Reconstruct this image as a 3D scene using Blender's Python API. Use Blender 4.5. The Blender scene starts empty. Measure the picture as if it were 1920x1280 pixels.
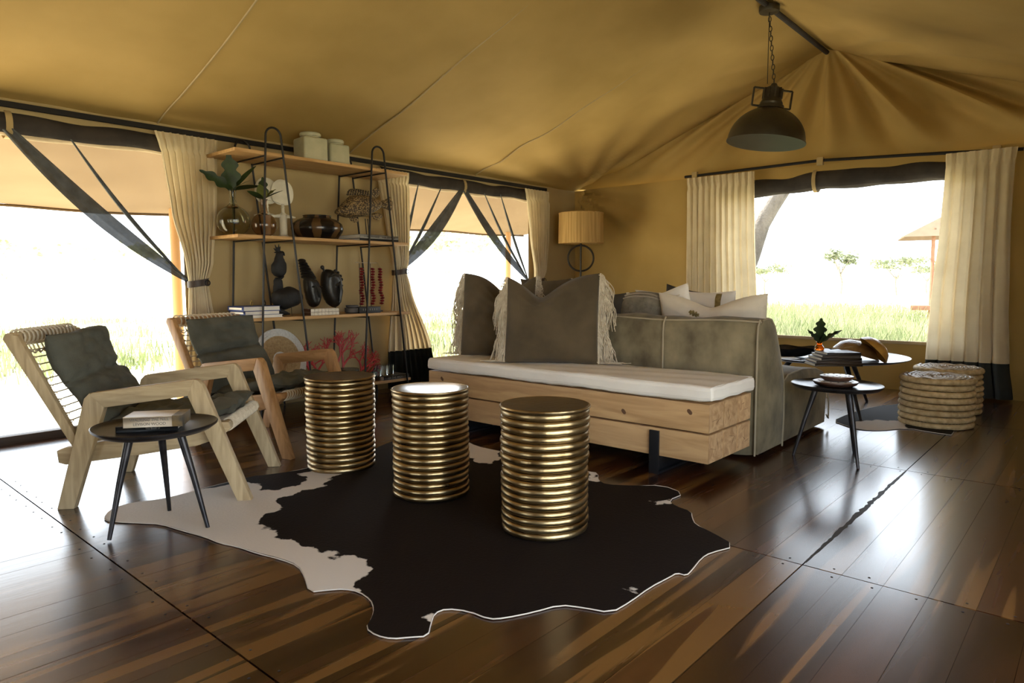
import bpy, bmesh, math, random
import numpy as np
from mathutils import Vector, Matrix, geometry
random.seed(7); np.random.seed(7)
PI = math.pi
scene = bpy.context.scene
COL = scene.collection

# ------------------------------------------------------------------ camera, world, sun, exposure
CAM_H = 1.0
yaw, pitch, roll = [math.radians(a) for a in (41.4, 4.97, -0.15)]
F_ = np.array([math.cos(yaw)*math.cos(pitch), math.sin(yaw)*math.cos(pitch), -math.sin(pitch)])
R_ = np.array([math.sin(yaw), -math.cos(yaw), 0.0]); U_ = np.cross(R_, F_)
R_, U_ = math.cos(roll)*R_ + math.sin(roll)*U_, -math.sin(roll)*R_ + math.cos(roll)*U_
C_ = np.array([0.0, 0.0, CAM_H])
cam_d = bpy.data.cameras.new('camera'); cam = bpy.data.objects.new('camera', cam_d); COL.objects.link(cam)
cam_d.sensor_width = 36.0; cam_d.lens = 24.0; cam_d.clip_end = 2000; cam_d.clip_start = 0.02
M = Matrix.Identity(4)
for i in range(3):
    M[i][0], M[i][1], M[i][2], M[i][3] = R_[i], U_[i], -F_[i], C_[i]
cam.matrix_world = M
scene.camera = cam

def at(x, y, z=None, X=None, Y=None):
    """The point of the place seen at a pixel of the survey photograph, on a known plane."""
    d = F_ + R_*(x-960)/1280.0 - U_*(y-640)/1280.0
    if z is not None: t = (z-C_[2])/d[2]
    elif X is not None: t = (X-C_[0])/d[0]
    else: t = (Y-C_[1])/d[1]
    return C_ + d*t

world = bpy.data.worlds.new('world'); scene.world = world; world.use_nodes = True
wn = world.node_tree.nodes; wl = world.node_tree.links
bg = wn['Background']; bg.inputs['Color'].default_value = (0.82, 0.91, 1.0, 1); bg.inputs['Strength'].default_value = 4.6
sun_d = bpy.data.lights.new('sun', 'SUN'); sun_d.energy = 30.0; sun_d.angle = math.radians(3); sun_d.color = (1, 0.95, 0.86)
sun = bpy.data.objects.new('sun', sun_d); COL.objects.link(sun)
sun.rotation_euler = Vector((-0.12, 0.90, 0.84)).to_track_quat('Z', 'Y').to_euler(); sun.location = (0, 0, 12)
scene.view_settings.view_transform = 'Standard'; scene.view_settings.look = 'None'
scene.view_settings.gamma = 1.0; scene.view_settings.use_curve_mapping = False
scene.view_settings.exposure = 0.55
try:
    scene.cycles.max_bounces = 12; scene.cycles.diffuse_bounces = 7; scene.cycles.transparent_max_bounces = 24
    scene.cycles.glossy_bounces = 5; scene.cycles.transmission_bounces = 10
    scene.cycles.caustics_reflective = False; scene.cycles.caustics_refractive = False
    scene.cycles.use_denoising = True
    scene.cycles.sample_clamp_indirect = 6.0
except Exception: pass

# ------------------------------------------------------------------ materials
def srgb(r, g, b):
    f = lambda c: (c/255/12.92) if c/255 <= 0.04045 else ((c/255+0.055)/1.055)**2.4
    return (f(r), f(g), f(b), 1)

def mat(name, c1, c2=None, scale=6.0, stretch=(1, 1, 1), rough=0.6, metal=0.0, bump=0.0, bscale=80.0, bstretch=(1, 1, 1),
        lo=0.35, hi=0.65, coat=0.0, distort=0.0, trans=0.0, alpha=1.0, transl=0.0, rand=0.0, ior=1.45, sheen=0.0, detail=4.0, rvar=0.0):
    m = bpy.data.materials.new(name); m.use_nodes = True
    nt = m.node_tree; N = nt.nodes; L = nt.links
    b = N['Principled BSDF']; out = N['Material Output']
    tc = N.new('ShaderNodeTexCoord'); mp = N.new('ShaderNodeMapping'); mp.inputs['Scale'].default_value = stretch
    oi = N.new('ShaderNodeObjectInfo')
    add = N.new('ShaderNodeVectorMath'); add.operation = 'MULTIPLY_ADD'
    L.new(oi.outputs['Random'], add.inputs[0]); add.inputs[1].default_value = (31, 47, 23); L.new(tc.outputs['Object'], add.inputs[2])
    L.new(add.outputs[0], mp.inputs['Vector'])
    no = N.new('ShaderNodeTexNoise'); no.inputs['Scale'].default_value = scale; no.inputs['Detail'].default_value = detail
    no.inputs['Distortion'].default_value = distort
    L.new(mp.outputs[0], no.inputs['Vector'])
    cr = N.new('ShaderNodeValToRGB'); cr.color_ramp.elements[0].position = lo; cr.color_ramp.elements[1].position = hi
    cr.color_ramp.elements[0].color = c1; cr.color_ramp.elements[1].color = c2 or tuple(min(1, c*1.18) for c in c1[:3])+(1,)
    L.new(no.outputs['Fac'], cr.inputs['Fac']); col = cr.outputs['Color']
    if rand:
        hs = N.new('ShaderNodeHueSaturation'); mr = N.new('ShaderNodeMapRange')
        mr.inputs['To Min'].default_value = 1-rand; mr.inputs['To Max'].default_value = 1+rand
        L.new(oi.outputs['Random'], mr.inputs['Value']); L.new(mr.outputs[0], hs.inputs['Value']); L.new(col, hs.inputs['Color']); col = hs.outputs['Color']
    L.new(col, b.inputs['Base Color'])
    b.inputs['Roughness'].default_value = rough; b.inputs['Metallic'].default_value = metal; b.inputs['IOR'].default_value = ior
    b.inputs['Coat Weight'].default_value = coat; b.inputs['Coat Roughness'].default_value = 0.21
    b.inputs['Transmission Weight'].default_value = trans; b.inputs['Sheen Weight'].default_value = sheen
    if rvar:
        mr2 = N.new('ShaderNodeMapRange'); mr2.inputs['To Min'].default_value = max(0.02, rough-rvar); mr2.inputs['To Max'].default_value = rough+rvar
        L.new(no.outputs['Fac'], mr2.inputs['Value']); L.new(mr2.outputs[0], b.inputs['Roughness'])
    if bump:
        mp2 = N.new('ShaderNodeMapping'); mp2.inputs['Scale'].default_value = bstretch; L.new(add.outputs[0], mp2.inputs['Vector'])
        n2 = N.new('ShaderNodeTexNoise'); n2.inputs['Scale'].default_value = bscale; n2.inputs['Detail'].default_value = 3
        L.new(mp2.outputs[0], n2.inputs['Vector'])
        bp = N.new('ShaderNodeBump'); bp.inputs['Strength'].default_value = bump; bp.inputs['Distance'].default_value = 0.01
        L.new(n2.outputs['Fac'], bp.inputs['Height']); L.new(bp.outputs[0], b.inputs['Normal'])
    surf = b.outputs[0]
    if transl:
        tr = N.new('ShaderNodeBsdfTranslucent'); L.new(col, tr.inputs['Color'])
        mx = N.new('ShaderNodeMixShader'); mx.inputs[0].default_value = transl; L.new(surf, mx.inputs[1]); L.new(tr.outputs[0], mx.inputs[2]); surf = mx.outputs[0]
    if alpha < 1:
        tp = N.new('ShaderNodeBsdfTransparent')
        mx = N.new('ShaderNodeMixShader'); mx.inputs[0].default_value = alpha; L.new(tp.outputs[0], mx.inputs[1]); L.new(surf, mx.inputs[2]); surf = mx.outputs[0]
    L.new(surf, out.inputs['Surface'])
    return m

K = {}
K['canvas'] = mat('canvas', (0.35, 0.228, 0.066, 1), (0.415, 0.275, 0.088, 1), scale=1.6, rough=0.85, bump=0.12, bscale=260)
K['canvas_wall'] = mat('canvas_wall', (0.36, 0.265, 0.125, 1), (0.42, 0.315, 0.155, 1), scale=1.4, rough=0.85, bump=0.12, bscale=260)
K['seam'] = mat('seam', (0.37, 0.28, 0.15, 1), rough=0.85)
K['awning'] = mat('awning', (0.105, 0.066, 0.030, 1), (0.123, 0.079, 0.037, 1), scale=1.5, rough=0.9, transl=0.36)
K['rail'] = mat('dark_rail', (0.008, 0.007, 0.007, 1), rough=0.85)
K['flap'] = mat('dark_flap', (0.022, 0.018, 0.017, 1), (0.04, 0.032, 0.028, 1), scale=8, rough=0.8, bump=0.3, bscale=20)
K['flap_tan'] = mat('tan_flap', (0.34, 0.26, 0.16, 1), (0.42, 0.33, 0.2, 1), scale=8, rough=0.85, bump=0.3, bscale=20)
K['cream'] = mat('cream_linen', (0.64, 0.54, 0.36, 1), (0.72, 0.62, 0.43, 1), scale=5, rough=0.9, bump=0.15, bscale=300, transl=0.25)
K['black_linen'] = mat('charcoal_linen', (0.014, 0.017, 0.016, 1), (0.024, 0.028, 0.026, 1), scale=5, rough=0.85, bump=0.15, bscale=300)
K['mesh'] = mat('sheer_mesh', (0.10, 0.10, 0.10, 1), (0.16, 0.15, 0.14, 1), scale=60, stretch=(1, 1, 3), rough=0.9, alpha=0.34)
K['mesh_fold'] = mat('folded_mesh', (0.05, 0.055, 0.06, 1), (0.09, 0.10, 0.11, 1), scale=12, rough=0.85, alpha=0.98)
K['leather'] = mat('brown_strap', (0.035, 0.02, 0.013, 1), rough=0.5)
K['pole'] = mat('pole_wood', (0.42, 0.22, 0.09, 1), (0.52, 0.30, 0.13, 1), scale=9, stretch=(1, 1, 0.08), rough=0.6)

def floor_mat():
    m = mat('teak_floor', (0.018, 0.0052, 0.0020, 1), (0.056, 0.019, 0.0064, 1), scale=3, stretch=(0.4, 5, 3), rough=0.26, lo=0.3, hi=0.72,
            distort=1.0, rand=0.5, detail=3.0, coat=1.0, bump=0.05, bscale=7, bstretch=(0.6, 5, 1), rvar=0.05, ior=1.5)
    nt = m.node_tree; N = nt.nodes; L = nt.links; b = N['Principled BSDF']; b.inputs['Specular IOR Level'].default_value = 0.1
    src = b.inputs['Base Color'].links[0].from_socket
    tc = N.new('ShaderNodeTexCoord'); oi = N.new('ShaderNodeObjectInfo'); mp = N.new('ShaderNodeMapping'); mp.inputs['Scale'].default_value = (0.30, 6.5, 1)
    add = N.new('ShaderNodeVectorMath'); add.operation = 'MULTIPLY_ADD'
    L.new(oi.outputs['Random'], add.inputs[0]); add.inputs[1].default_value = (17, 91, 5); L.new(tc.outputs['Object'], add.inputs[2])
    L.new(add.outputs[0], mp.inputs['Vector'])
    n = N.new('ShaderNodeTexNoise'); n.inputs['Scale'].default_value = 1.7; n.inputs['Detail'].default_value = 1.0; n.inputs['Distortion'].default_value = 0.4
    L.new(mp.outputs[0], n.inputs['Vector'])
    cr = N.new('ShaderNodeValToRGB'); cr.color_ramp.elements[0].position = 0.565; cr.color_ramp.elements[1].position = 0.60
    cr.color_ramp.elements[0].color = (0, 0, 0, 1); cr.color_ramp.elements[1].color = (1, 1, 1, 1); L.new(n.outputs['Fac'], cr.inputs['Fac'])
    mx = N.new('ShaderNodeMix'); mx.data_type = 'RGBA'; L.new(cr.outputs['Color'], mx.inputs[0]); L.new(src, mx.inputs[6])
    mx.inputs[7].default_value = (0.125, 0.056, 0.016, 1)
    L.new(mx.outputs[2], b.inputs['Base Color'])
    return m
K['floor'] = floor_mat()
K['subfloor'] = mat('dark_joint', (0.008, 0.005, 0.004, 1), rough=0.9)

# ------------------------------------------------------------------ mesh helpers
class MB:
    def __init__(s): s.v = []; s.f = []
    def add(s, vs, fs):
        o = len(s.v); s.v += [tuple(map(float, v)) for v in vs]; s.f += [tuple(i+o for i in f) for f in fs]; return s
    def box(s, c, size, rot=None):
        hx, hy, hz = [d/2 for d in size]
        P = [Vector((x, y, z)) for x in (-hx, hx) for y in (-hy, hy) for z in (-hz, hz)]
        if rot is not None: P = [rot @ p for p in P]
        P = [p+Vector(c) for p in P]
        return s.add(P, [(0, 1, 3, 2), (4, 6, 7, 5), (0, 4, 5, 1), (2, 3, 7, 6), (0, 2, 6, 4), (1, 5, 7, 3)])
    def bar(s, a, b, w, h, up=(0, 0, 1)):
        a, b = Vector(a), Vector(b); d = b-a; L = d.length; x = d.normalized(); u = Vector(up); y = u.cross(x).normalized(); z = x.cross(y)
        R = Matrix((x, y, z)).transposed()
        return s.box((a+b)/2, (L, w, h), R)
    def tube(s, pts, r, seg=8, closed=False, caps=True):
        P = [Vector(p) for p in pts]; n = len(P); rr = r if hasattr(r, '__len__') else [r]*n
        o = len(s.v); prev = None
        for i, p in enumerate(P):
            if closed: t = P[(i+1) % n]-P[i-1]
            else: t = P[min(i+1, n-1)]-P[max(i-1, 0)]
            if t.length < 1e-9: t = Vector((0, 0, 1))
            t.normalize()
            if prev is None:
                a = Vector((0, 0, 1)) if abs(t.z) < 0.9 else Vector((1, 0, 0)); nrm = t.cross(a).normalized()
            else:
                nrm = (prev-t*prev.dot(t)); nrm = nrm.normalized() if nrm.length > 1e-6 else t.orthogonal().normalized()
            prev = nrm; bn = t.cross(nrm)
            for k in range(seg):
                a = 2*PI*k/seg; s.v.append(tuple(p+(nrm*math.cos(a)+bn*math.sin(a))*rr[i]))
        m = n if closed else n-1
        for i in range(m):
            j = (i+1) % n
            for k in range(seg):
                l = (k+1) % seg; s.f.append((o+i*seg+k, o+i*seg+l, o+j*seg+l, o+j*seg+k))
        if caps and not closed:
            s.f.append(tuple(o+k for k in range(seg))[::-1]); s.f.append(tuple(o+(n-1)*seg+k for k in range(seg)))
        return s
    def lathe(s, prof, seg=32, c=(0, 0, 0), wob=None, rot=None):
        o = len(s.v)
        for (r, z) in prof:
            for k in range(seg):
                a = 2*PI*k/seg; q = r*(1+(wob(a, z) if wob else 0))
                p = Vector((q*math.cos(a), q*math.sin(a), z))
                if rot is not None: p = rot @ p
                s.v.append(tuple(p+Vector(c)))
        for i in range(len(prof)-1):
            for k in range(seg):
                l = (k+1) % seg; s.f.append((o+i*seg+k, o+i*seg+l, o+(i+1)*seg+l, o+(i+1)*seg+k))
        if prof[0][0] > 1e-4: s.f.append(tuple(o+k for k in range(seg))[::-1])
        if prof[-1][0] > 1e-4: s.f.append(tuple(o+(len(prof)-1)*seg+k for k in range(seg)))
        return s
    def ball(s, c, r, seg=12, rings=8, rot=None):
        rx, ry, rz = r if hasattr(r, '__len__') else (r, r, r)
        o = len(s.v)
        for i in range(rings+1):
            t = PI*i/rings
            for k in range(seg):
                a = 2*PI*k/seg; p = Vector((rx*math.sin(t)*math.cos(a), ry*math.sin(t)*math.sin(a), -rz*math.cos(t)))
                if rot is not None: p = rot @ p
                s.v.append(tuple(p+Vector(c)))
        for i in range(rings):
            for k in range(seg):
                l = (k+1) % seg; s.f.append((o+i*seg+k, o+i*seg+l, o+(i+1)*seg+l, o+(i+1)*seg+k))
        return s
    def prism(s, outline, a, b, fn=lambda u, v, w: (u, v, w)):
        n = len(outline); vs = [fn(u, v, a) for u, v in outline]+[fn(u, v, b) for u, v in outline]
        fs = [tuple(range(n))[::-1], tuple(range(n, 2*n))]+[(i, (i+1) % n, n+(i+1) % n, n+i) for i in range(n)]
        return s.add(vs, fs)
    def sheet(s, fn, nu, nv):
        vs = [fn(i/nu, j/nv) for j in range(nv+1) for i in range(nu+1)]
        fs = [(j*(nu+1)+i, j*(nu+1)+i+1, (j+1)*(nu+1)+i+1, (j+1)*(nu+1)+i) for j in range(nv) for i in range(nu)]
        return s.add(vs, fs)
    def mesh(s, name, m, bevel=0, bseg=2, sharp=35, flat=False):
        me = bpy.data.meshes.new(name); me.from_pydata(s.v, [], s.f)
        bm = bmesh.new(); bm.from_mesh(me)
        bmesh.ops.remove_doubles(bm, verts=bm.verts, dist=1e-5)
        bmesh.ops.recalc_face_normals(bm, faces=bm.faces)
        if bevel:
            es = [e for e in bm.edges if len(e.link_faces) == 2 and e.calc_face_angle(0) > 0.5]
            bmesh.ops.bevel(bm, geom=es, offset=bevel, segments=bseg, affect='EDGES', profile=0.6, clamp_overlap=True)
        bm.to_mesh(me); bm.free()
        if not flat:
            me.polygons.foreach_set('use_smooth', [True]*len(me.polygons)); me.set_sharp_from_angle(angle=math.radians(sharp))
        if m is not None: me.materials.append(m)
        return me
    def build(s, name, m, parent=None, **k):
        o = bpy.data.objects.new(name, s.mesh(name, m, **k)); COL.objects.link(o)
        if parent is not None: o.parent = parent
        return o

def tag(o, label=None, cat=None, group=None, kind=None):
    if label: o['label'] = label
    if cat: o['category'] = cat
    if group: o['group'] = group
    if kind: o['kind'] = kind
    return o
def thing(name, label, cat, loc=(0, 0, 0), rz=0.0, group=None):
    o = bpy.data.objects.new(name, None); COL.objects.link(o); o.location = loc; o.rotation_euler = (0, 0, rz); o.empty_display_size = 0.1
    return tag(o, label, cat, group)
def struct(o): return tag(o, kind='structure')
def instance(name, me, parent=None, loc=(0, 0, 0), rot=(0, 0, 0), sc=(1, 1, 1)):
    o = bpy.data.objects.new(name, me); COL.objects.link(o); o.location = loc; o.rotation_euler = rot; o.scale = sc
    if parent is not None: o.parent = parent
    return o
def sstep(a, b, x):
    t = min(1, max(0, (x-a)/(b-a))); return t*t*(3-2*t)
def lerp(a, b, t): return a+(b-a)*t
def interp(tab, z):
    """tab: rows sorted by descending first value."""
    if z >= tab[0][0]: return tab[0][1:]
    for p, q in zip(tab, tab[1:]):
        if z >= q[0]:
            t = (p[0]-z)/(p[0]-q[0]); t = t*t*(3-2*t)*0.5+t*0.5
            return tuple(lerp(a, b, t) for a, b in zip(p[1:], q[1:]))
    return tab[-1][1:]
def seg_dist(P, poly):
    P = np.asarray(P, float); A = np.asarray(poly, float); B = np.roll(A, -1, 0); D = B-A
    d = np.full(len(P), 1e9)
    for a, v in zip(A, D):
        t = np.clip(((P-a)@v)/max(1e-12, v@v), 0, 1); d = np.minimum(d, np.hypot(*(P-(a+t[:, None]*v)).T))
    return d
def inside(P, poly):
    P = np.asarray(P, float); A = np.asarray(poly, float); r = np.zeros(len(P), bool); n = len(A)
    for i in range(n):
        (x1, y1), (x2, y2) = A[i], A[(i+1) % n]
        c = ((y1 > P[:, 1]) != (y2 > P[:, 1])); 
        if y1 != y2: r ^= c & (P[:, 0] < (x2-x1)*(P[:, 1]-y1)/(y2-y1)+x1)
    return r
def smooth_loop(poly, n=2):
    for _ in range(n):
        q = []
        for i in range(len(poly)):
            a, b = poly[i], poly[(i+1) % len(poly)]
            q += [(0.75*a[0]+0.25*b[0], 0.75*a[1]+0.25*b[1]), (0.25*a[0]+0.75*b[0], 0.25*a[1]+0.75*b[1])]
        poly = q
    return poly
def tri_fill(poly, sp):
    """Fill an outline with a triangulated grid; returns points and triangles."""
    out = []
    for i in range(len(poly)):
        a, b = np.array(poly[i]), np.array(poly[(i+1) % len(poly)]); n = max(1, int(np.hypot(*(b-a))/sp))
        out += [tuple(a+(b-a)*k/n) for k in range(n)]
    A = np.array(out); lo, hi = A.min(0), A.max(0)
    gx, gy = np.meshgrid(np.arange(lo[0], hi[0], sp), np.arange(lo[1], hi[1], sp)); G = np.c_[gx.ravel(), gy.ravel()]
    G[:, 0] += (np.arange(len(G)) % 2)*1e-4
    G = G[inside(G, A)]; G = G[seg_dist(G, A) > 0.45*sp]
    V = [Vector(p) for p in out]+[Vector(p) for p in G]
    r = geometry.delaunay_2d_cdt(V, [], [list(range(len(out)))], 1, 1e-6)
    return np.array([tuple(p) for p in r[0]]), [tuple(f) for f in r[2]]
def puff(mb, poly, t, sp, fn, power=0.5, back=1.0):
    """A rounded solid with the given side outline: thickest inside, closing at the outline."""
    P, F = tri_fill(poly, sp); d = seg_dist(P, poly); d[d < 1e-5] = 0; dm = d.max(); q = d/dm; h = t*np.sqrt(np.maximum(0, 1-(1-np.minimum(1, q*1.3))**2))**(2*power)
    n = len(P); vs = [fn(p[0], p[1], hh) for p, hh in zip(P, h)]+[fn(p[0], p[1], -hh*back) for p, hh in zip(P, h)]
    mb.add(vs, [f for f in F]+[tuple(n+i for i in f[::-1]) for f in F])
    return mb
def lettering(text, size, m, parent, loc, rot, name='lettering', depth=0.0006, align='CENTER'):
    cu = bpy.data.curves.new('text', 'FONT'); cu.body = text; cu.size = size; cu.extrude = depth; cu.align_x = align; cu.align_y = 'CENTER'
    t = bpy.data.objects.new('text', cu); COL.objects.link(t)
    dg = bpy.context.evaluated_depsgraph_get(); me = bpy.data.meshes.new_from_object(t.evaluated_get(dg))
    bpy.data.objects.remove(t); me.materials.clear(); me.materials.append(m)
    o = bpy.data.objects.new(name, me); COL.objects.link(o); o.parent = parent; o.location = loc; o.rotation_euler = rot
    return o

# ------------------------------------------------------------------ the tent
WX, WY, NY, BX = 7.05, 5.16, -0.78, -2.4       # far right wall, far left wall, near wall, wall behind
EAVE, RIDGE_Y, RIDGE_Z = 2.13, 2.19, 3.21
OPEN_L = [(0.05, 2.2), (4.19, 6.15)]             # doorways in the left wall
def fold_l(X, Y):   # soft folds in the roof cloth
    t = (WY-Y)/(WY-RIDGE_Y)
    s = -0.05*math.sin(PI*t)
    a = math.atan2(WY+0.05-Y, WX+0.15-X); r = math.hypot(WX-X, WY-Y)
    s += 0.032*math.sin(a*21+0.6*math.sin(r*1.3))*math.exp(-r/2.6)*min(1, r/0.4)
    a2 = math.atan2(Y-RIDGE_Y+0.03, WX+0.05-X); r2 = math.hypot(WX-X, Y-RIDGE_Y)
    s += 0.03*math.sin(a2*17)*math.exp(-r2/1.3)*min(1, r2/0.25)*min(1, t*0+1)
    s += 0.020*math.sin(X*2.1+t*1.4)*math.sin(PI*t)+0.008*math.sin(X*5.3-t*4)*(1-t)*min(1, t*6)
    return s*min(1, t*8)*min(1, (1-t)*8+0.0)
struct(MB().sheet(lambda u, v: (lerp(BX-0.1, WX+0.15, u), lerp(WY+0.02, RIDGE_Y, v), lerp(EAVE-0.007, RIDGE_Z, v)+fold_l(min(WX, lerp(BX-0.1, WX+0.15, u)), lerp(WY, RIDGE_Y, v))), 150, 56)
       .build('ceiling', K['canvas']))
def fold_r(X, Y):
    t = (Y-NY)/(RIDGE_Y-NY); return fold_l(X, WY-(WY-RIDGE_Y)*t)
struct(MB().sheet(lambda u, v: (lerp(BX-0.1, WX+0.15, u), lerp(NY-0.02, RIDGE_Y, v), lerp(EAVE-0.007, RIDGE_Z, v)+fold_r(min(WX, lerp(BX-0.1, WX+0.15, u)), lerp(NY, RIDGE_Y, v))), 150, 56)
       .build('ceiling', K['canvas']))
ridge = struct(MB().tube([(BX, RIDGE_Y, RIDGE_Z-0.035), (WX-0.01, RIDGE_Y, RIDGE_Z-0.035)], 0.022, 10).build('trim_1', K['flap']))
for i, X in enumerate((-1.15, 0.45, 2.05, 3.65, 5.25)):   # sewn seams of the roof cloth
    pts = [(X, lerp(WY-0.02, RIDGE_Y+0.05, k/24), lerp(EAVE, RIDGE_Z, k/24)-0.006+fold_l(X, lerp(WY, RIDGE_Y, k/24))) for k in range(25)]
    struct(MB().tube(pts, 0.006, 5).build('trim_%d' % (i+10), K['seam']))

# right wall: gable cloth gathered at the apex, cloth around the window, sill panel
def gable(u, v):
    Y = lerp(WY, NY, u); base = (WX, Y, EAVE); ap = (WX, RIDGE_Y, RIDGE_Z)
    a = (u-0.5)
    d = (0.05+0.05*(a > 0))*(math.sin(a*46+3.5*a*a)+0.5*math.sin(a*83+1))*math.sin(PI*min(1, v*1.1))*math.exp(-abs(a)*1.1)*(1-0.3*v)
    return (WX+0.02-d-0.03*math.sin(PI*v), lerp(base[1], ap[1], v), lerp(base[2]-0.02, ap[2]+0.05, v)+0.05*math.sin(PI*min(1, v*2)/2)*0.6+0.045*abs(2*u-1)**8)
WIN = (0.95, 3.2, 0.44, 1.98)   # y0, y1, z0, z1
def rwall_fold(Y, z):
    Y = min(Y, WY); r = math.hypot(WY-Y, EAVE-z); a = math.atan2(EAVE+0.03-z, WY+0.03-Y)
    return 0.07*math.sin(a*15+0.4)*math.exp(-r/0.9)*min(1, r/0.2)*min(1, (WY-Y)/0.12)+0.006*math.sin(Y*9+z*2)
def rpanel(mb, y0, y1, z0, z1, nu, nv):
    return mb.sheet(lambda u, v: (WX-rwall_fold(lerp(y0, y1, u), lerp(z0, z1, v)), lerp(y0, y1, u), lerp(z0, z1, v)), nu, nv)
mb = MB().sheet(gable, 160, 24)
rpanel(mb, WIN[1], WY+0.06, -0.06, EAVE, 60, 60); rpanel(mb, NY-0.06, WIN[0], -0.06, EAVE, 24, 30); rpanel(mb, WIN[0], WIN[1], -0.06, WIN[2], 40, 8); rpanel(mb, WIN[0], WIN[1], WIN[3], EAVE, 40, 4)
struct(mb.build('wall_right', K['canvas']))
win = struct(MB().box((WX-0.012, (WIN[0]+WIN[1])/2, WIN[2]), (0.03, WIN[1]-WIN[0], 0.03)).box((WX-0.012, WIN[0], (WIN[2]+WIN[3])/2), (0.03, 0.03, WIN[3]-WIN[2]))
             .box((WX-0.012, WIN[1], (WIN[2]+WIN[3])/2), (0.03, 0.03, WIN[3]-WIN[2])).build('window_1', K['flap_tan'], bevel=0.006))
# left wall panels round the doorways
def lpanel(mb, x0, x1, z0, z1, nu=24, nv=24, Y=WY):
    return mb.sheet(lambda u, v: (lerp(x0, x1, u), Y+0.005*math.sin(lerp(x0, x1, u)*11+v*2)+0.012*math.sin(lerp(x0, x1, u)*4.3)*v*(1-v)*2, lerp(z0, z1, v)), nu, nv)
mb = MB(); xs = [BX-0.05]+[a for p in OPEN_L for a in p]+[WX+0.08]
for i in range(0, len(xs), 2): lpanel(mb, xs[i], xs[i+1], -0.06, EAVE+0.035)
for a, b in OPEN_L: lpanel(mb, a, b, 1.99, EAVE+0.035, 24, 3)
struct(mb.build('wall_left', K['canvas_wall']))
for n, (a, b) in enumerate(OPEN_L):
    struct(MB().box(((a+b)/2, WY, 0.02), (b-a, 0.09, 0.06)).build('door_%d' % (n+1), mat('threshold_%d' % n, (0.05, 0.03, 0.018, 1), rough=0.5), bevel=0.006))
# near wall and the wall behind the camera, with doorways like the left wall's
OPEN_N = [(-0.6, 2.5)]
mb = MB(); xs = [BX]+[a for p in OPEN_N for a in p]+[WX]
for i in range(0, len(xs), 2): lpanel(mb, xs[i], xs[i+1], -0.06, EAVE+0.035, Y=NY)
for a, b in OPEN_N: lpanel(mb, a, b, 1.98, EAVE+0.035, 24, 3, Y=NY)
struct(mb.build('wall_near', K['canvas_wall']))
mb = MB().add([(BX, NY, 2.0), (BX, WY, 2.0), (BX, WY, EAVE), (BX, RIDGE_Y, RIDGE_Z), (BX, NY, EAVE)], [(0, 1, 2, 3, 4)])
for a, b in ((NY, 2.0), (2.6, WY)): mb.add([(BX, a, 0), (BX, b, 0), (BX, b, 2.0), (BX, a, 2.0)], [(0, 1, 2, 3)])
struct(mb.build('wall_behind', K['canvas_wall']))

# floor of teak boards in panels 1.6 m long
sub = struct(MB().box(((BX+WX)/2, (NY+WY)/2, -0.045), (WX-BX, WY-NY+0.1, 0.05)).build('floor', K['subfloor']))
PW = 0.128
seams = [BX, -0.77, 0.835, 2.435, 4.04, 5.645, WX]
cache = {}
for a, b in zip(seams, seams[1:]):
    Lp = b-a-0.006
    key = round(Lp, 3)
    if key not in cache:
        cache[key] = MB().box((0, 0, 0), (Lp, PW-0.0010, 0.02)).mesh('plank', K['floor'])
    n = int(round((WY-NY)/PW))
    for k in range(n):
        y = 0.78+PW*(k-12)+PW/2
        if y-PW/2 < NY-0.01 or y+PW/2 > WY+0.06: continue
        instance('plank', cache[key], sub, ((a+b)/2, y-(0.004 if y < 0.78 else 0), -0.010+random.uniform(-0.0003, 0.0003)), (random.uniform(-0.0015, 0.0015), 0, 0))
# worn dark grime in the widest joint, and nail heads by the panel seams
nail = mat('nail', (0.012, 0.008, 0.006, 1), rough=0.6)
mb = MB()
for sx in seams[1:-1]:
    for k in range(46):
        for e in (-0.035, 0.035):
            if random.random() < 0.8:
                mb.lathe([(0.0045, 0.0), (0.003, 0.0008), (0.0, 0.001)], 6, (sx+e+random.uniform(-.006, .006), NY+0.06+k*PW+random.uniform(-.02, .02), 0.0004))
o = mb.build('nail_heads', nail, sub); o['kind'] = 'stuff'

# trodden dirt along the widest joint
m = MB(); rr_ = random.Random(3)
for j in range(60):
    x = 2.46+j*0.0265; w0 = 0.004+0.010*rr_.random()*math.sin(PI*j/60); w1 = 0.004+0.012*rr_.random()*math.sin(PI*j/60)
    m.v += [(x, 0.777-w0, 0.0006), (x, 0.777+w1, 0.0006)]
m.f += [(2*j, 2*j+1, 2*j+3, 2*j+2) for j in range(59)]
m.build('dirt_streak', nail, sub)['kind'] = 'stuff'
# curtain rails
tr = struct(MB().box(((BX+6.42)/2, WY-0.045, 2.085), (6.42-BX, 0.03, 0.035)).build('trim_2', K['rail'], bevel=0.005))
tr = struct(MB().tube([(WX-0.06, 3.62, 2.145), (WX-0.06, 2.9, 2.152), (WX-0.06, 2.19, 2.158), (WX-0.06, 1.4, 2.115), (WX-0.06, 0.62, 2.065)], 0.014, 8).build('trim_3', K['rail']))
for k, Y in enumerate((2.2, 3.5, 0.8)):
    struct(MB().box((WX-0.06, Y, 2.15 if k < 2 else 2.08), (0.045, 0.06, 0.075)).build('trim_%d' % (k+4), K['canvas_wall'], bevel=0.008))
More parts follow.
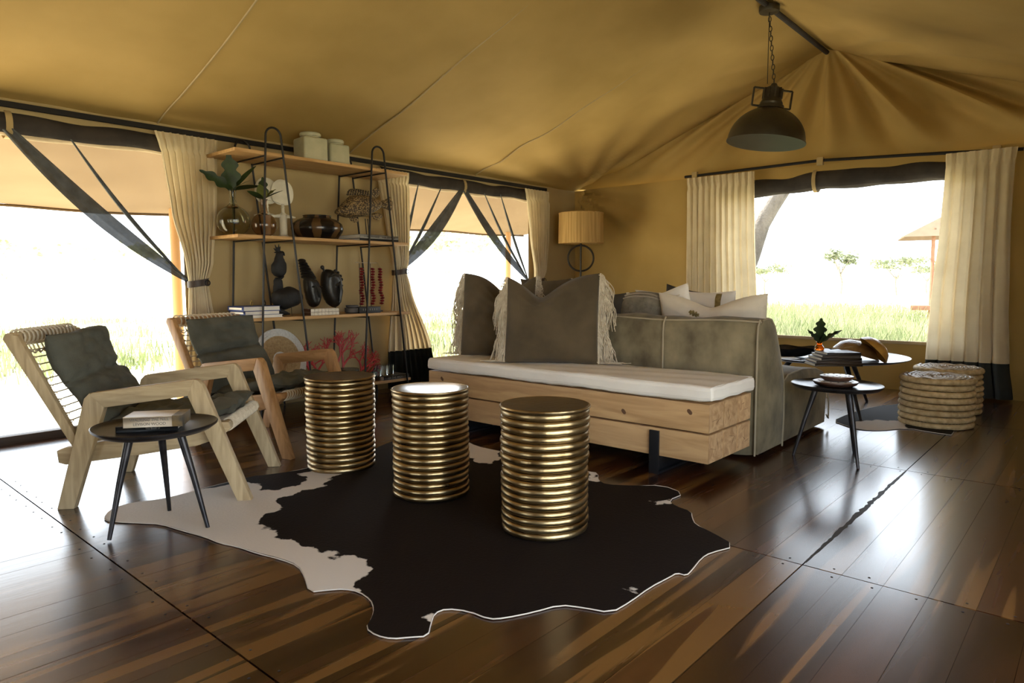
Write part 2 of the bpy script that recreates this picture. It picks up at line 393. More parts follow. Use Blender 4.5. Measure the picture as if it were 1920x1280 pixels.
#PART2
# ------------------------------------------------------------------ rolled flaps, insect screens, curtains
def flap(name, label, p0, p1, out, r, sag, loc_straps, tan):
    """A rolled-up cloth flap along p0..p1; out is the unit vector into the room."""
    t = thing(name, label, 'tent flap', (p0[0], p0[1], 0))
    p0, p1, out = Vector(p0), Vector(p1), Vector(out); base = Vector((p0.x, p0.y, 0))
    def ring(a0, a1, rr):
        def fn(u, v):
            a = lerp(a0, a1, v); c = p0.lerp(p1, u)
            w = 1+0.06*math.sin(u*31+a*2)+0.04*math.sin(u*13+1)
            z = sag*math.sin(PI*u)+0.005*math.sin(u*17)
            return tuple(c-base+out*(rr*w*math.cos(a))+Vector((0, 0, rr*1.15*w*math.sin(a)+z)))
        return fn
    MB().sheet(ring(-0.9, PI+0.6, r), 70, 14).build('roll', K['flap'], t)
    MB().sheet(ring(PI+0.6, 2*PI-0.9, r*1.0), 70, 8).build('roll_underside', tan, t)
    for u in loc_straps:
        c = p0.lerp(p1, u)-base; z = sag*math.sin(PI*u); d = (p1-p0).normalized()
        pts = [c+out*(r*1.2*math.cos(a))+Vector((0, 0, r*1.38*math.sin(a)+z)) for a in [2*PI*k/18 for k in range(18)]]
        m = MB(); o = len(m.v)
        for p in pts: m.v += [tuple(p-d*0.018), tuple(p+d*0.018)]
        n = len(pts); m.f += [(2*i, 2*i+1, (2*((i+1) % n))+1, 2*((i+1) % n)) for i in range(n)]
        m.build('strap', K['canvas_wall'], t)
    return t
flap('rolled_flap', 'dark rolled door flap above the wide doorway behind the pale chair', (0.0, WY+0.02, 1.985), (2.3, WY+0.02, 1.985), (0, -1, 0), 0.062, -0.01, (0.51,), K['flap_tan'])
flap('rolled_flap', 'dark rolled door flap above the doorway between shelf and floor lamp', (4.0, WY+0.02, 2.0), (6.2, WY+0.02, 2.0), (0, -1, 0), 0.062, -0.01, (0.49,), K['flap_tan'])
flap('rolled_flap', 'dark rolled window flap above the grassland window', (WX+0.05, 3.25, 1.945), (WX+0.05, 0.9, 1.955), (-1, 0, 0), 0.082, 0.035, (0.42,), K['flap'])

def screen(label, apex, top, tie, Y, folds):
    """Sheer door screen pulled aside: hangs from apex..top and is gathered at the tie."""
    t = thing('insect_screen', label, 'screen', (tie[0], Y, 0), 0, 'sheer screens pulled aside at the doorways')
    ox = tie[0]
    def P(X, z, d=0.0): return (X-ox, d, z)
    def sh(u, v):   # u along the top edge from apex, v down to the tie
        X = lerp(lerp(apex[0], top[0], u), tie[0]+0.02*(u-0.5), v); z = lerp(lerp(apex[1], top[1], u), tie[1]+0.03*(0.5-u), v)
        sagx = 0.045*math.sin(PI*v)*(1-u)*(1 if tie[0] > apex[0] else -1)
        return P(X+sagx*-0.4, z-0.05*math.sin(PI*v)*(1-u), 0.015*math.sin(u*23)*(1-0.5*v)*math.sin(PI*min(1, v*1.2+0.1)))
    MB().sheet(sh, 60, 30).build('sheer_panel', K['mesh'], t)
    def edge(u0, u1, w0, w1, mm, nm):
        def fn(u, v):
            c = sh(lerp(u0, u1, u)*1.0, v); w = lerp(w0, w1, math.sin(PI*min(1, v*0.93+0.04))**0.8)
            return (c[0]+(u-0.5)*w*0.8*(1 if tie[0] > apex[0] else -1), c[1]-0.02-0.012*math.sin(u*9+v*3), c[2]+(u-0.5)*w*0.6)
        return MB().sheet(fn, 10, 30).build(nm, mm, t)
    edge(0.0, 0.02, 0.02, 0.115, K['mesh_fold'], 'gathered_edge')
    for f in folds:
        pts = [sh(f, v/16) for v in range(17)]
        MB().tube([(p[0], p[1]-0.012, p[2]) for p in pts], [0.004+0.011*math.sin(PI*v/16) for v in range(17)], 6).build('fold', K['mesh_fold'], t)
    return t
screen('sheer screen pulled aside behind the pale wooden chair, tied to the tall curtain', (1.15, 1.94), (2.15, 1.97), (2.22, 1.0), WY-0.02, (0.34,))
screen('sheer screen pulled aside at the shelf end of the second doorway', (5.04, 1.95), (4.10, 1.97), (4.17, 1.08), WY-0.02, (0.3, 0.62))
screen('sheer screen pulled aside at the lamp end of the second doorway', (5.06, 1.95), (6.10, 1.97), (6.12, 1.0), WY-0.02, (0.3, 0.55))

def curtain(label, axis, wall, rows, nf, band, tie=None, seed=0, group='cream curtains'):
    """rows: (z, a0, a1, amp) down the drape; axis 'x' hangs on the left wall, 'y' on the right wall."""
    rnd = random.Random(seed); ph = [rnd.uniform(-0.9, 0.9) for _ in range(nf+2)]
    a_ref = (rows[0][1]+rows[0][2])/2
    if axis == 'x': rows = [(z, a, b, c*1.35) for z, a, b, c in rows]
    loc = (a_ref, wall, 0) if axis == 'x' else (wall, a_ref, 0)
    t = thing('curtain', label, 'curtain', loc, 0, group)
    ztop = rows[0][0]; zb = rows[-1][0]
    def pt(u, z):
        a0, a1, amp = interp(rows, z)
        k = u*nf; i = int(min(nf-1, k)); w = lerp(ph[i], ph[i+1], k-i)
        head = sstep(ztop-0.13, ztop-0.08, z)
        d = math.sin(2*PI*k+0.5*w)+0.35*math.sin(4*PI*k+w*2+z*1.2)*(1-head)+0.4*head*math.sin(6*PI*k)
        pin = 1-0.45*math.exp(-((z-(ztop-0.105))/0.022)**2)
        a = lerp(a0, a1, u)+0.25*amp*math.cos(2*PI*k+w)
        dep = -0.015-amp*pin*(0.9+0.5*d)
        return (a-a_ref, dep, z) if axis == 'x' else (dep, a-a_ref, z)
    nu = nf*14
    nz = 60
    MB().sheet(lambda u, v: pt(u, lerp(ztop, band, v)), nu, nz).build('drape', K['cream'], t)
    MB().sheet(lambda u, v: pt(u, lerp(band, zb, v)), nu, 12).build('hem_band', K['black_linen'], t)
    if tie:
        zt, c, w, dp = tie
        m = MB(); n = 24
        for k in range(n):
            a = 2*PI*k/n; x = c-a_ref+w*math.cos(a); y = -dp+dp*1.15*math.sin(a)
            zz = zt+0.012*math.cos(a)
            for h in (-0.024, 0.024): m.v.append((x, y, zz+h) if axis == 'x' else (y, x, zz+h))
        m.f += [(2*i, 2*i+1, 2*((i+1) % n)+1, 2*((i+1) % n)) for i in range(n)]
        o = m.build('tieback', K['leather'], t)
        MB().tube([(c-a_ref+w*0.6+0.018*math.cos(a), -dp*2.05, zt+0.02*math.sin(a)) for a in [2*PI*k/12 for k in range(12)]], 0.004, 6, closed=True).build('buckle', K['rail'], o)
    return t
CY = WY-0.065
curtain('cream curtain tied back in front of the shelf end nearest the chairs', 'x', CY,
        [(2.055, 1.99, 2.44, 0.018), (1.93, 2.02, 2.42, 0.03), (1.5, 2.07, 2.40, 0.035), (1.15, 2.16, 2.36, 0.035), (1.0, 2.18, 2.315, 0.03), (0.85, 2.17, 2.33, 0.035), (0.35, 2.10, 2.47, 0.05), (0.02, 2.08, 2.5, 0.055)],
        9, 0.36, (1.0, 2.247, 0.075, 0.05), 1)
curtain('cream curtain with dark hem tied back behind the far end of the shelf', 'x', CY,
        [(2.03, 3.88, 4.27, 0.018), (1.9, 3.90, 4.25, 0.03), (1.5, 3.98, 4.24, 0.035), (1.2, 4.05, 4.22, 0.035), (1.1, 4.06, 4.20, 0.03), (0.95, 4.04, 4.24, 0.035), (0.36, 3.95, 4.47, 0.05), (0.02, 3.93, 4.54, 0.055)],
        9, 0.36, (1.1, 4.13, 0.08, 0.05), 2)
curtain('narrow cream curtain tied back beside the straw floor lamp', 'x', CY,
        [(2.055, 5.96, 6.40, 0.018), (1.93, 5.98, 6.39, 0.03), (1.5, 6.04, 6.37, 0.035), (1.15, 6.12, 6.33, 0.035), (1.0, 6.13, 6.27, 0.03), (0.85, 6.12, 6.3, 0.035), (0.35, 6.02, 6.42, 0.05), (0.02, 6.0, 6.45, 0.055)],
        8, 0.36, (1.02, 6.2, 0.08, 0.05), 3)
curtain('straight cream curtain hanging at the lamp side of the grassland window', 'y', WX-0.075,
        [(2.12, 3.57, 2.82, 0.018), (1.98, 3.55, 2.81, 0.036), (1.5, 3.54, 2.79, 0.042), (0.8, 3.53, 2.75, 0.045), (0.02, 3.53, 2.74, 0.05)], 11, 0.33, None, 4)
curtain('long cream curtain with dark hem beside the woven stools', 'y', WX-0.075,
        [(2.085, 1.15, 0.65, 0.018), (1.95, 1.14, 0.66, 0.036), (1.5, 1.15, 0.66, 0.05), (0.8, 1.19, 0.64, 0.062), (0.3, 1.205, 0.61, 0.07), (0.02, 1.20, 0.57, 0.08)], 6, 0.315, None, 5)

# ------------------------------------------------------------------ porch awning, poles, grassland beyond
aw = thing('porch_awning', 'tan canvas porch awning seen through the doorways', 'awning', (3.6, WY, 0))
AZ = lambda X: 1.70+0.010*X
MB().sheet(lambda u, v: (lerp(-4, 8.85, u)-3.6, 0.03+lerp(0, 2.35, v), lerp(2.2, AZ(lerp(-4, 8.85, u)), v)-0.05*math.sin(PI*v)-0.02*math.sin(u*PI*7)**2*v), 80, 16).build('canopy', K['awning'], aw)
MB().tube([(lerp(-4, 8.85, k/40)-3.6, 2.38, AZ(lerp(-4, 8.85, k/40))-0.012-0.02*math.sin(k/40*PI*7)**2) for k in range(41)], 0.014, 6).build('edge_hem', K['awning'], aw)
for lab, X, lean in (('round wooden porch pole behind the chairs', 3.03, 0.0), ('round wooden porch pole behind the bench pillows', 8.18, 0.05)):
    p = MB().tube([(0, 0, 0), (lean*0.5, 0, 1.1), (lean, 0, 2.15)], [0.052, 0.05, 0.045], 12).build('porch_pole', K['pole'])
    p.location = (X-lean*0.6, 7.3, -0.36); tag(p, lab, 'pole', 'porch poles')

def ground_mat():
    m = mat('dry_grassland', (0.48, 0.44, 0.29, 1), (0.68, 0.61, 0.45, 1), scale=0.35, rough=0.95, lo=0.3, hi=0.7, bump=0.6, bscale=14, detail=8)
    return m
K['ground'] = ground_mat()
gr = MB().sheet(lambda u, v: (lerp(-250, 600, u), lerp(-250, 600, v), -0.36), 40, 40).build('ground', K['ground']); struct(gr)
K['grass'] = mat('grass_blades', (0.085, 0.11, 0.042, 1), (0.22, 0.23, 0.12, 1), scale=0.9, rough=0.9, transl=0.4, lo=0.35, hi=0.6)
def grass(label, spots, n, hmin, hmax, w):
    V = []; Fc = []
    for _ in range(n):
        cx, cy, rx, ry, k = random.choice(spots)
        x = cx+random.gauss(0, rx); y = cy+random.gauss(0, ry)
        if x > 7.8 or y > 8.2:
            h = random.uniform(hmin, hmax)*k; a = random.uniform(0, 2*PI); b = random.uniform(0, 2*PI); l = random.uniform(0.1, 0.45)*h
            dx, dy = math.cos(a)*w, math.sin(a)*w; lx, ly = math.cos(b)*l, math.sin(b)*l; i = len(V)
            V += [(x-dx, y-dy, -0.37), (x+dx, y+dy, -0.37), (x+lx*0.4+dx*0.7, y+ly*0.4+dy*0.7, -0.37+h*0.6), (x+lx*0.4-dx*0.7, y+ly*0.4-dy*0.7, -0.37+h*0.6), (x+lx, y+ly, -0.37+h)]
            Fc += [(i, i+1, i+2, i+3), (i+3, i+2, i+4)]
    me = bpy.data.meshes.new('grass'); me.from_pydata(V, [], Fc); me.materials.append(K['grass'])
    o = bpy.data.objects.new('grass', me); COL.objects.link(o); return tag(o, label, 'grass', kind='stuff')
sp = []
for d in (10.5, 13, 16, 20, 26, 34):
    for az in range(8, 28, 2):
        a = math.radians(az+random.uniform(-1, 1)); sp.append((d*math.cos(a), d*math.sin(a), 0.16*d**0.8, 0.16*d**0.8, random.uniform(0.7, 1.15)))
grass('tall pale green grass outside the window', sp, 26000, 0.30, 0.75, 0.011)
sp = []
for d in (13, 16, 20, 27):
    for az in list(range(40, 62, 4))+list(range(70, 92, 5)):
        a = math.radians(az+random.uniform(-2, 2)); sp.append((d*math.cos(a), d*math.sin(a), 0.8, 0.8, random.uniform(0.5, 1.0)))
grass('bright grass tufts outside the doorways', sp, 14000, 0.2, 0.6, 0.012)

K['bark'] = mat('grey_bark', (0.07, 0.062, 0.055, 1), (0.15, 0.135, 0.12, 1), scale=7, stretch=(1, 1, 0.3), rough=0.95, bump=0.8, bscale=30)
K['pale_bark'] = mat('pale_acacia_bark', (0.14, 0.125, 0.10, 1), (0.2, 0.18, 0.15, 1), scale=7, rough=0.95)
K['leafy'] = mat('acacia_leaves', (0.105, 0.125, 0.065, 1), (0.16, 0.175, 0.105, 1), scale=1.2, rough=0.95, transl=0.3)
K['flare_leafy'] = mat('flare_washed_leaves', (0.30, 0.33, 0.20, 1), (0.42, 0.44, 0.29, 1), scale=1.2, rough=0.95, transl=0.3)  # lighter leaf copy for the doorway trees: flare washout painted into the colour
K['flare_bark'] = mat('flare_washed_bark', (0.36, 0.33, 0.28, 1), (0.46, 0.42, 0.37, 1), scale=7, rough=0.95)  # bark of the same trees, lightened to carry the painted flare
def acacia(label, x, y, h, spread, seed):
    rnd = random.Random(seed); t = thing('acacia_tree', label, 'tree', (x, y, -0.36), rnd.uniform(0, 6), 'acacia trees on the plain')
    m = MB(); tips = []
    m.tube([(0, 0, -0.1), (0.04*h, 0, 0.25*h), (0, 0.03*h, 0.5*h)], [0.035*h, 0.026*h, 0.02*h], 7)
    for k in range(7):
        a = 2*PI*k/7+rnd.uniform(-.3, .3); r = spread*rnd.uniform(0.45, 0.95); e = (r*math.cos(a), r*math.sin(a), h*rnd.uniform(0.75, 0.95))
        m.tube([(0, 0.02*h, 0.42*h), (e[0]*0.5, e[1]*0.5, 0.66*h), e], [0.016*h, 0.010*h, 0.004*h], 5); tips.append(e)
    m.build('trunk', K['flare_bark' if seed > 4 else 'pale_bark'], t)
    V = []; Fc = []
    for _ in range(700):
        e = rnd.choice(tips); p = Vector((e[0]+rnd.gauss(0, spread*0.24), e[1]+rnd.gauss(0, spread*0.24), e[2]+rnd.gauss(0, 0.045*h)))
        a = Vector((rnd.gauss(0, 1), rnd.gauss(0, 1), rnd.gauss(0, 0.5))).normalized(); b = a.orthogonal(); s = 0.035*h*rnd.uniform(0.6, 1.4); i = len(V)
        V += [tuple(p-a*s), tuple(p+b*s*0.6), tuple(p+a*s), tuple(p-b*s*0.6)]; Fc.append((i, i+1, i+2, i+3))
    me = bpy.data.meshes.new('crown'); me.from_pydata(V, [], Fc); me.materials.append(K['flare_leafy' if seed > 4 else 'leafy'])
    o = bpy.data.objects.new('crown', me); COL.objects.link(o); o.parent = t; o['kind'] = 'stuff'
    return t
def far(px, dist):
    v = F_+R_*(px-960)/1280.0; v = v/np.hypot(v[0], v[1]); return float(v[0]*dist), float(v[1]*dist)
for lab, px, dist, h, sp_, sd in (
        ('flat-topped acacia on the horizon, nearest the porch shade in the window', 1676, 75, 3.6, 2.2, 1),
        ('tall thin acacia on the horizon in the middle of the window', 1572, 80, 4.6, 1.7, 2),
        ('low acacia on the horizon beside the window curtain nearest the lamp', 1432, 70, 3.0, 1.8, 3),
        ('small acacia on the horizon just behind the far shade pole', 1733, 85, 3.0, 1.5, 4),
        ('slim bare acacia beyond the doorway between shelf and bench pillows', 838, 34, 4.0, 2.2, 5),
        ('flare-washed acacia beyond the wide doorway, close to the tied curtain', 222, 40, 3.4, 2.6, 6),
        ('flare-washed acacia beyond the wide doorway, above the pale chair', 20, 32, 3.4, 2.2, 7)):
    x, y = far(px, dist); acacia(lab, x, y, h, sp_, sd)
p = thing('tree_trunk', 'grey leaning tree trunk outside the window near the curtain', 'tree', (9.6, 4.75, -0.36))
base = Vector((9.6, 4.75, -0.36))
pts = [(9.6, 4.75, -0.5)]+[tuple(at(x, y, X=9.9)) for x, y in ((1405, 480), (1425, 420), (1445, 385), (1468, 350), (1492, 300), (1505, 240))]
MB().tube([tuple(Vector(q)-base) for q in pts], [0.2, 0.15, 0.14, 0.135, 0.13, 0.12, 0.11], 14).build('trunk', K['bark'], p)
# neighbouring shade canopy with its pole and deck
x, y = far(1824, 24)
t = thing('shade_canopy', 'far tan shade canopy on a pole over a small deck', 'canopy', (x, y, -0.36), math.radians(15))
K['redwood'] = mat('red_deck', (0.17, 0.08, 0.042, 1), (0.22, 0.11, 0.06, 1), scale=6, rough=0.8)
m = MB(); m.add([(-1.2, 2.0, 2.62), (-1.2, -2.0, 2.62), (1.2, -2.0, 2.62), (1.2, 2.0, 2.62), (-0.3, 0, 3.75), (0.3, 0, 3.75)], [(0, 1, 4), (1, 2, 5, 4), (2, 3, 5), (3, 0, 4, 5)])
m.build('canopy', mat('far_canvas', (0.10, 0.072, 0.045, 1), rough=0.9, transl=0.2), t)
for yy in (-1.2, 1.2): MB().tube([(-1.0, yy, 0), (-1.0, yy, 2.85)], 0.05, 8).build('pole', K['redwood'], t)
MB().box((0, 0, 0.6), (2.4, 3.4, 0.14)).build('deck', K['redwood'], t, bevel=0.02)
#PART3
# ------------------------------------------------------------------ bench, cushion, sofa
K['oak'] = mat('oak_beam', (0.40, 0.235, 0.105, 1), (0.56, 0.36, 0.175, 1), scale=4, stretch=(5, 0.5, 5), rough=0.55, distort=0.8, rand=0.12, bump=0.15, bscale=8, bstretch=(6, .4, 6))
K['oak_end'] = mat('oak_end_grain', (0.36, 0.21, 0.10, 1), (0.55, 0.36, 0.19, 1), scale=18, rough=0.7, rand=0.15, distort=1.5)
K['black_steel'] = mat('black_steel', (0.012, 0.013, 0.016, 1), rough=0.4, metal=0.3)
K['white_cloth'] = mat('white_cotton', (0.78, 0.73, 0.66, 1), (0.83, 0.79, 0.72, 1), scale=5, rough=0.9, bump=0.1, bscale=200)
K['crack'] = mat('beam_crack', (0.10, 0.05, 0.025, 1), rough=0.9)
bench = thing('beam_bench', 'low oak beam bench with black steel legs and a white pad', 'bench', (3.38, 2.49, 0))
bx0, by0, by1 = 3.12, 1.465, 3.52; bw = 0.173
rnd = random.Random(5)
for i in range(3):
    for j in range(2):
        x0 = bx0+i*bw; z0 = 0.094+j*0.154
        b = MB().box((x0+bw/2-3.38, (by0+by1)/2-2.49, z0+0.0755), (bw-0.010, by1-by0, 0.144)).build('beam', K['oak'], bench, bevel=0.003)
        # end-grain cap and its drying cracks
        e = MB().box((x0+bw/2-3.38, by0-2.49-0.0012, z0+0.0755), (bw-0.014, 0.002, 0.140)).build('end_grain', K['oak_end'], b)
        for c in range(2):
            a = rnd.uniform(0, PI); cx = x0+bw/2-3.38+rnd.uniform(-.035, .035); cz = z0+0.075+rnd.uniform(-.03, .03); l = rnd.uniform(.015, .035)
            MB().tube([(cx-l*math.cos(a), by0-2.493, cz-l*math.sin(a)), (cx+rnd.uniform(-.004, .004), by0-2.493, cz), (cx+l*math.cos(a), by0-2.493, cz+l*math.sin(a))], [0.0004, 0.001, 0.0004], 5).build('crack', K['crack'], b)
        if i == 0:
            for c in range(3):
                yk = rnd.uniform(by0+0.1, by1-0.1); zk = z0+rnd.uniform(0.04, 0.11)
                MB().lathe([(0.014, 0), (0.009, 0.0006), (0, 0.0008)], 10, (x0-3.38+0.0049, yk-2.49, zk), rot=Matrix.Rotation(-PI/2, 3, 'Y'), wob=lambda a, z: 0.25*math.sin(2*a)).build('knot', K['crack'], b)
for Y in (1.76, 3.2):
    m = MB().box((bx0-0.004-3.38, Y-2.49, 0.115), (0.012, 0.055, 0.23)).box((bx0+0.26-3.38, Y-2.49, 0.006), (0.53, 0.055, 0.012)).box((bx0+0.527-3.38, Y-2.49, 0.115), (0.012, 0.055, 0.23)).box((bx0+0.26-3.38, Y-2.49, 0.086), (0.53, 0.055, 0.012))
    m.box((bx0+0.26-3.38, Y-2.49, 0.047), (0.5, 0.010, 0.07)); m.build('leg', K['black_steel'], bench, bevel=0.0015)
def cushion_box(mb, x0, x1, y0, y1, z0, z1, r, crown=0.01, n=30):
    """Soft box: rounded edges, slightly crowned top."""
    def top(u, v):
        # superellipse mapping of a rounded box cross-section in both directions
        return None
    m = MB().box(((x0+x1)/2, (y0+y1)/2, (z0+z1)/2), (x1-x0, y1-y0, z1-z0)); me = m.mesh('tmp', None)
    bm = bmesh.new(); bm.from_mesh(me); bmesh.ops.subdivide_edges(bm, edges=bm.edges[:], cuts=n, use_grid_fill=True)
    for v in bm.verts:
        p = v.co; c = Vector((min(max(p.x, x0+r), x1-r), min(max(p.y, y0+r), y1-r), min(max(p.z, z0+r*0.9), z1-r*0.9)))
        d = p-c
        if d.length > 1e-6: v.co = c+d.normalized()*r*(0.9 if abs(d.z) > 1e-6 else 1)
        u, w = (p.x-x0)/(x1-x0), (p.y-y0)/(y1-y0)
        if p.z > (z0+z1)/2: v.co.z += crown*16*u*(1-u)*w*(1-w)
        v.co.z += 0.0025*math.sin(p.x*33+p.y*9)+0.002*math.sin(p.y*41)
        v.co.x += 0.003*math.sin(p.y*17+p.z*30)
    o = len(mb.v); bm.verts.index_update(); mb.v += [tuple(v.co) for v in bm.verts]; mb.f += [tuple(o+v.index for v in f.verts) for f in bm.faces]; bm.free(); bpy.data.meshes.remove(me)
    return mb
seatpad = thing('bench_pad', 'white cotton seat pad lying on the oak beam bench', 'cushion', (3.38, 2.49, 0.402))
cushion_box(MB(), -0.275, 0.272, -1.045, 1.03, 0.002, 0.084, 0.022, 0.004, 28).build('pad', K['white_cloth'], seatpad)
for zz in (0.079,):
    MB().tube([(-0.258, -1.03, zz), (0.255, -1.03, zz), (0.255, 1.013, zz), (-0.258, 1.013, zz)], 0.003, 6, closed=True).build('piping', K['white_cloth'], seatpad)

K['suede'] = mat('grey_green_suede', (0.085, 0.067, 0.037, 1), (0.28, 0.23, 0.135, 1), scale=7.0, stretch=(1, 1, 0.8), rough=0.85, lo=0.27, hi=0.75, sheen=0.1, bump=0.25, bscale=40, detail=9)
K['piping'] = mat('tan_piping', (0.30, 0.25, 0.17, 1), rough=0.8)
sofa = thing('suede_sofa', 'grey-green suede sofa backing onto the oak bench', 'sofa', (4.33, 2.6, 0))
sy0, sy1 = 1.445, 3.74
prof = [(3.70, 0.02), (3.695, 0.35), (3.695, 0.72), (3.705, 0.765), (3.73, 0.785), (3.79, 0.795), (3.85, 0.785), (3.90, 0.745), (3.95, 0.66), (4.0, 0.56), (4.045, 0.46), (4.07, 0.40), (4.085, 0.2), (4.075, 0.02)]
def bulge(Y): return 0.012*math.sin((Y-sy0)/(sy1-sy0)*PI*4)**2
def sofa_part(pr, y0, y1, name, n=36, endb=0.02):
    m = MB(); k = len(pr); cx = sum(p[0] for p in pr)/k; cz = sum(p[1] for p in pr)/k
    for j in range(n+1):
        Y = lerp(y0, y1, j/n); e = min(1, min(j, n-j)/1.5); sc = 0.965+0.035*e
        w = 0.006*math.sin(Y*9.0)+0.004*math.sin(Y*23)
        for x, z in pr: m.v.append((cx+(x-cx)*sc+w*(0.3 if z < 0.1 else 1)*0.6-4.33, Y-2.6, max(0.004, cz+(z-cz)*sc+(w if z > 0.3 else 0))))
    for j in range(n):
        for i in range(k):
            a = j*k+i; b = j*k+(i+1) % k; m.f.append((a, b, b+k, a+k))
    # bulging end caps built as fans of rings
    for j, sgn in ((0, -1), (n, 1)):
        prev = [j*k+i for i in range(k)]
        for rr, d in ((0.85, 0.010), (0.5, 0.016), (0.2, 0.018)):
            cur = []
            for i in range(k):
                p = m.v[j*k+i]; cur.append(len(m.v)); m.v.append((cx-4.33+(p[0]-cx+4.33)*rr, p[1]+sgn*d*endb/0.02, cz+(p[2]-cz)*rr))
            for i in range(k): m.f.append((prev[i], prev[(i+1) % k], cur[(i+1) % k], cur[i]))
            prev = cur
        m.f.append(tuple(prev))
    return m.build(name, K['suede'], sofa, sharp=60)
bk = sofa_part(prof, sy0, sy1, 'back')
def pipe(pts, parent=None): return MB().tube([(x-4.33, y-2.6, z) for x, y, z in pts], 0.0055, 6).build('piping', K['piping'], parent or sofa)
for Y in (sy0+0.012, 2.035, 2.9): pipe([(3.692, Y, 0.03), (3.688, Y, 0.4), (3.688, Y, 0.70), (3.695, Y, 0.755), (3.72, Y, 0.787)], bk)
pipe([(3.712, lerp(sy0, sy1, k/20), 0.776+0.006*math.sin(k*0.9*1.0)) for k in range(21)], bk)
pipe([(x, sy0-0.002, z) for x, z in prof[4:]], bk)
sprof = [(4.07, 0.02), (4.06, 0.30), (4.09, 0.385), (4.2, 0.435), (4.45, 0.445), (4.7, 0.425), (4.86, 0.385), (4.935, 0.32), (4.96, 0.2), (4.95, 0.02)]
s0 = sofa_part(sprof, sy0+0.02, 2.58, 'seat'); s1 = sofa_part(sprof, 2.6, sy1, 'seat')
pipe([(x, sy0+0.02, z) for x, z in sprof[1:9]], s0)
pipe([(4.965, sy0+0.015, 0.3), (4.985, sy0+0.01, 0.14), (4.97, sy0+0.005, 0.05), (4.94, sy0+0.01, 0.08)], s0)

# ------------------------------------------------------------------ pillows
K['velvet'] = mat('taupe_velvet', (0.060, 0.042, 0.020, 1), (0.092, 0.065, 0.033, 1), scale=5, rough=0.9, sheen=0.15, bump=0.15, bscale=60)
K['fringe'] = mat('cream_fringe', (0.48, 0.40, 0.29, 1), (0.62, 0.54, 0.41, 1), scale=30, rough=0.95)
K['ivory'] = mat('ivory_linen', (0.62, 0.54, 0.43, 1), (0.70, 0.62, 0.5, 1), scale=6, rough=0.9, bump=0.15, bscale=150)
K['charcoal_velvet'] = mat('charcoal_velvet', (0.035, 0.03, 0.022, 1), (0.06, 0.05, 0.038, 1), scale=6, rough=0.9)
K['gold_thread'] = mat('gold_thread', (0.16, 0.11, 0.03, 1), (0.30, 0.22, 0.08, 1), scale=40, rough=0.6)
K['grey_fur'] = mat('grey_knit', (0.16, 0.14, 0.10, 1), (0.25, 0.22, 0.17, 1), scale=20, rough=0.95, bump=0.6, bscale=60)
def pillow(name, label, loc, rz, lean, w, h, th, m, dent=0.0, ear=0.03, dpos=0.0, droll=0.0, group='pillows'):
    """Standing pillow: width along local y, height along z leaning back by lean, face towards local -x."""
    t = thing(name, label, 'pillow', loc, rz, group)
    Rm = Matrix.Rotation(lean, 3, 'Y') @ Matrix.Rotation(droll, 3, 'X')
    def shape(u, v, sgn):
        a, b = 2*u-1, 2*v-1
        y = a*w/2*(1-ear*2.2*(1-b*b)*(a*a)); z = b*h/2*(1-ear*2.2*(1-a*a)*(b*b))
        tk = th*((1-abs(a)**2.6)*(1-abs(b)**2.6))**0.55
        if dent:
            g = math.exp(-(abs(a-dpos)/0.5)**1.5)*sstep(-0.1, 1.0, b)
            z -= dent*g; tk *= 1+0.15*g
        if b < 0: tk *= 1+0.18*(-b)*(1-abs(b)**3)
        wr = 0.004*math.sin(13*a+7*b+(3*a*b))*(1-a*a)*(1-b*b)+0.003*math.sin(21*b-9*a)*(1-a**2)
        p = Rm @ Vector((sgn*(tk/2+wr), y, z+h/2))
        p.z = max(p.z, 0.002)
        return tuple(p)
    mb = MB().sheet(lambda u, v: shape(u, v, -1), 36, 36).sheet(lambda u, v: shape(u, v, 1), 36, 36)
    mb.build('cover', m, t, sharp=80)
    return t, shape, Rm
def fringe(t, shape, side, n, length, seed, spread=0.03, rl=0.0022):
    rnd = random.Random(seed); m = MB(); u = 0.0 if side < 0 else 1.0
    clump = [(rnd.uniform(0.05, 1.0), rnd.uniform(-spread, spread), rnd.uniform(0.8, 1.3)) for _ in range(16)]
    for k in range(n):
        v = rnd.random()**0.9; p = Vector(shape(u, v, -1)); cl = clump[int(v*15.99)]; l = length*rnd.uniform(0.75, 1.1)*cl[2]
        out = side*(cl[0]*0.6+rnd.uniform(0.0, 0.45))*l*0.6; dx = cl[1]+rnd.uniform(-spread, spread)*0.5
        pts = []
        for i in range(8):
            s = i/7; z = p.z-l*(s**1.3)+0.01*s
            q = [p.x+dx*s+0.006*math.sin(s*9+k), p.y+out*(math.sin(min(1, s*1.2)*PI/2))*0.8+side*0.010*math.sin(s*7+k), z]
            if q[2] < 0.006: q[1] += side*(0.006-q[2])*0.55; q[2] = 0.005+rnd.random()*0.006
            pts.append(q)
        m.tube(pts, rl, 4)
    o = m.build('fringe', K['fringe'], t); o['kind'] = 'stuff'
    MB().tube([shape(u, v/24, -1) for v in range(25)], 0.006, 6).build('fringe_braid', K['fringe'], t)
PZ = 0.489
t, s, R0 = pillow('fringed_pillow', 'large taupe velvet pillow with cream fringe, in front on the bench', (3.36, 2.64, PZ), math.radians(30), math.radians(12), 0.60, 0.58, 0.2, K['velvet'], 0.155, 0.01, 0.25)
fringe(t, s, -1, 340, 0.20, 1); fringe(t, s, 1, 300, 0.18, 2)
t, s, R0 = pillow('fringed_pillow', 'taupe velvet pillow with cream fringe behind, nearer the doorway', (3.45, 3.19, PZ), math.radians(22), math.radians(9), 0.54, 0.585, 0.18, K['velvet'], 0.16, 0.01, -0.25)
fringe(t, s, 1, 260, 0.17, 3); fringe(t, s, -1, 120, 0.12, 4)
SZ = 0.44
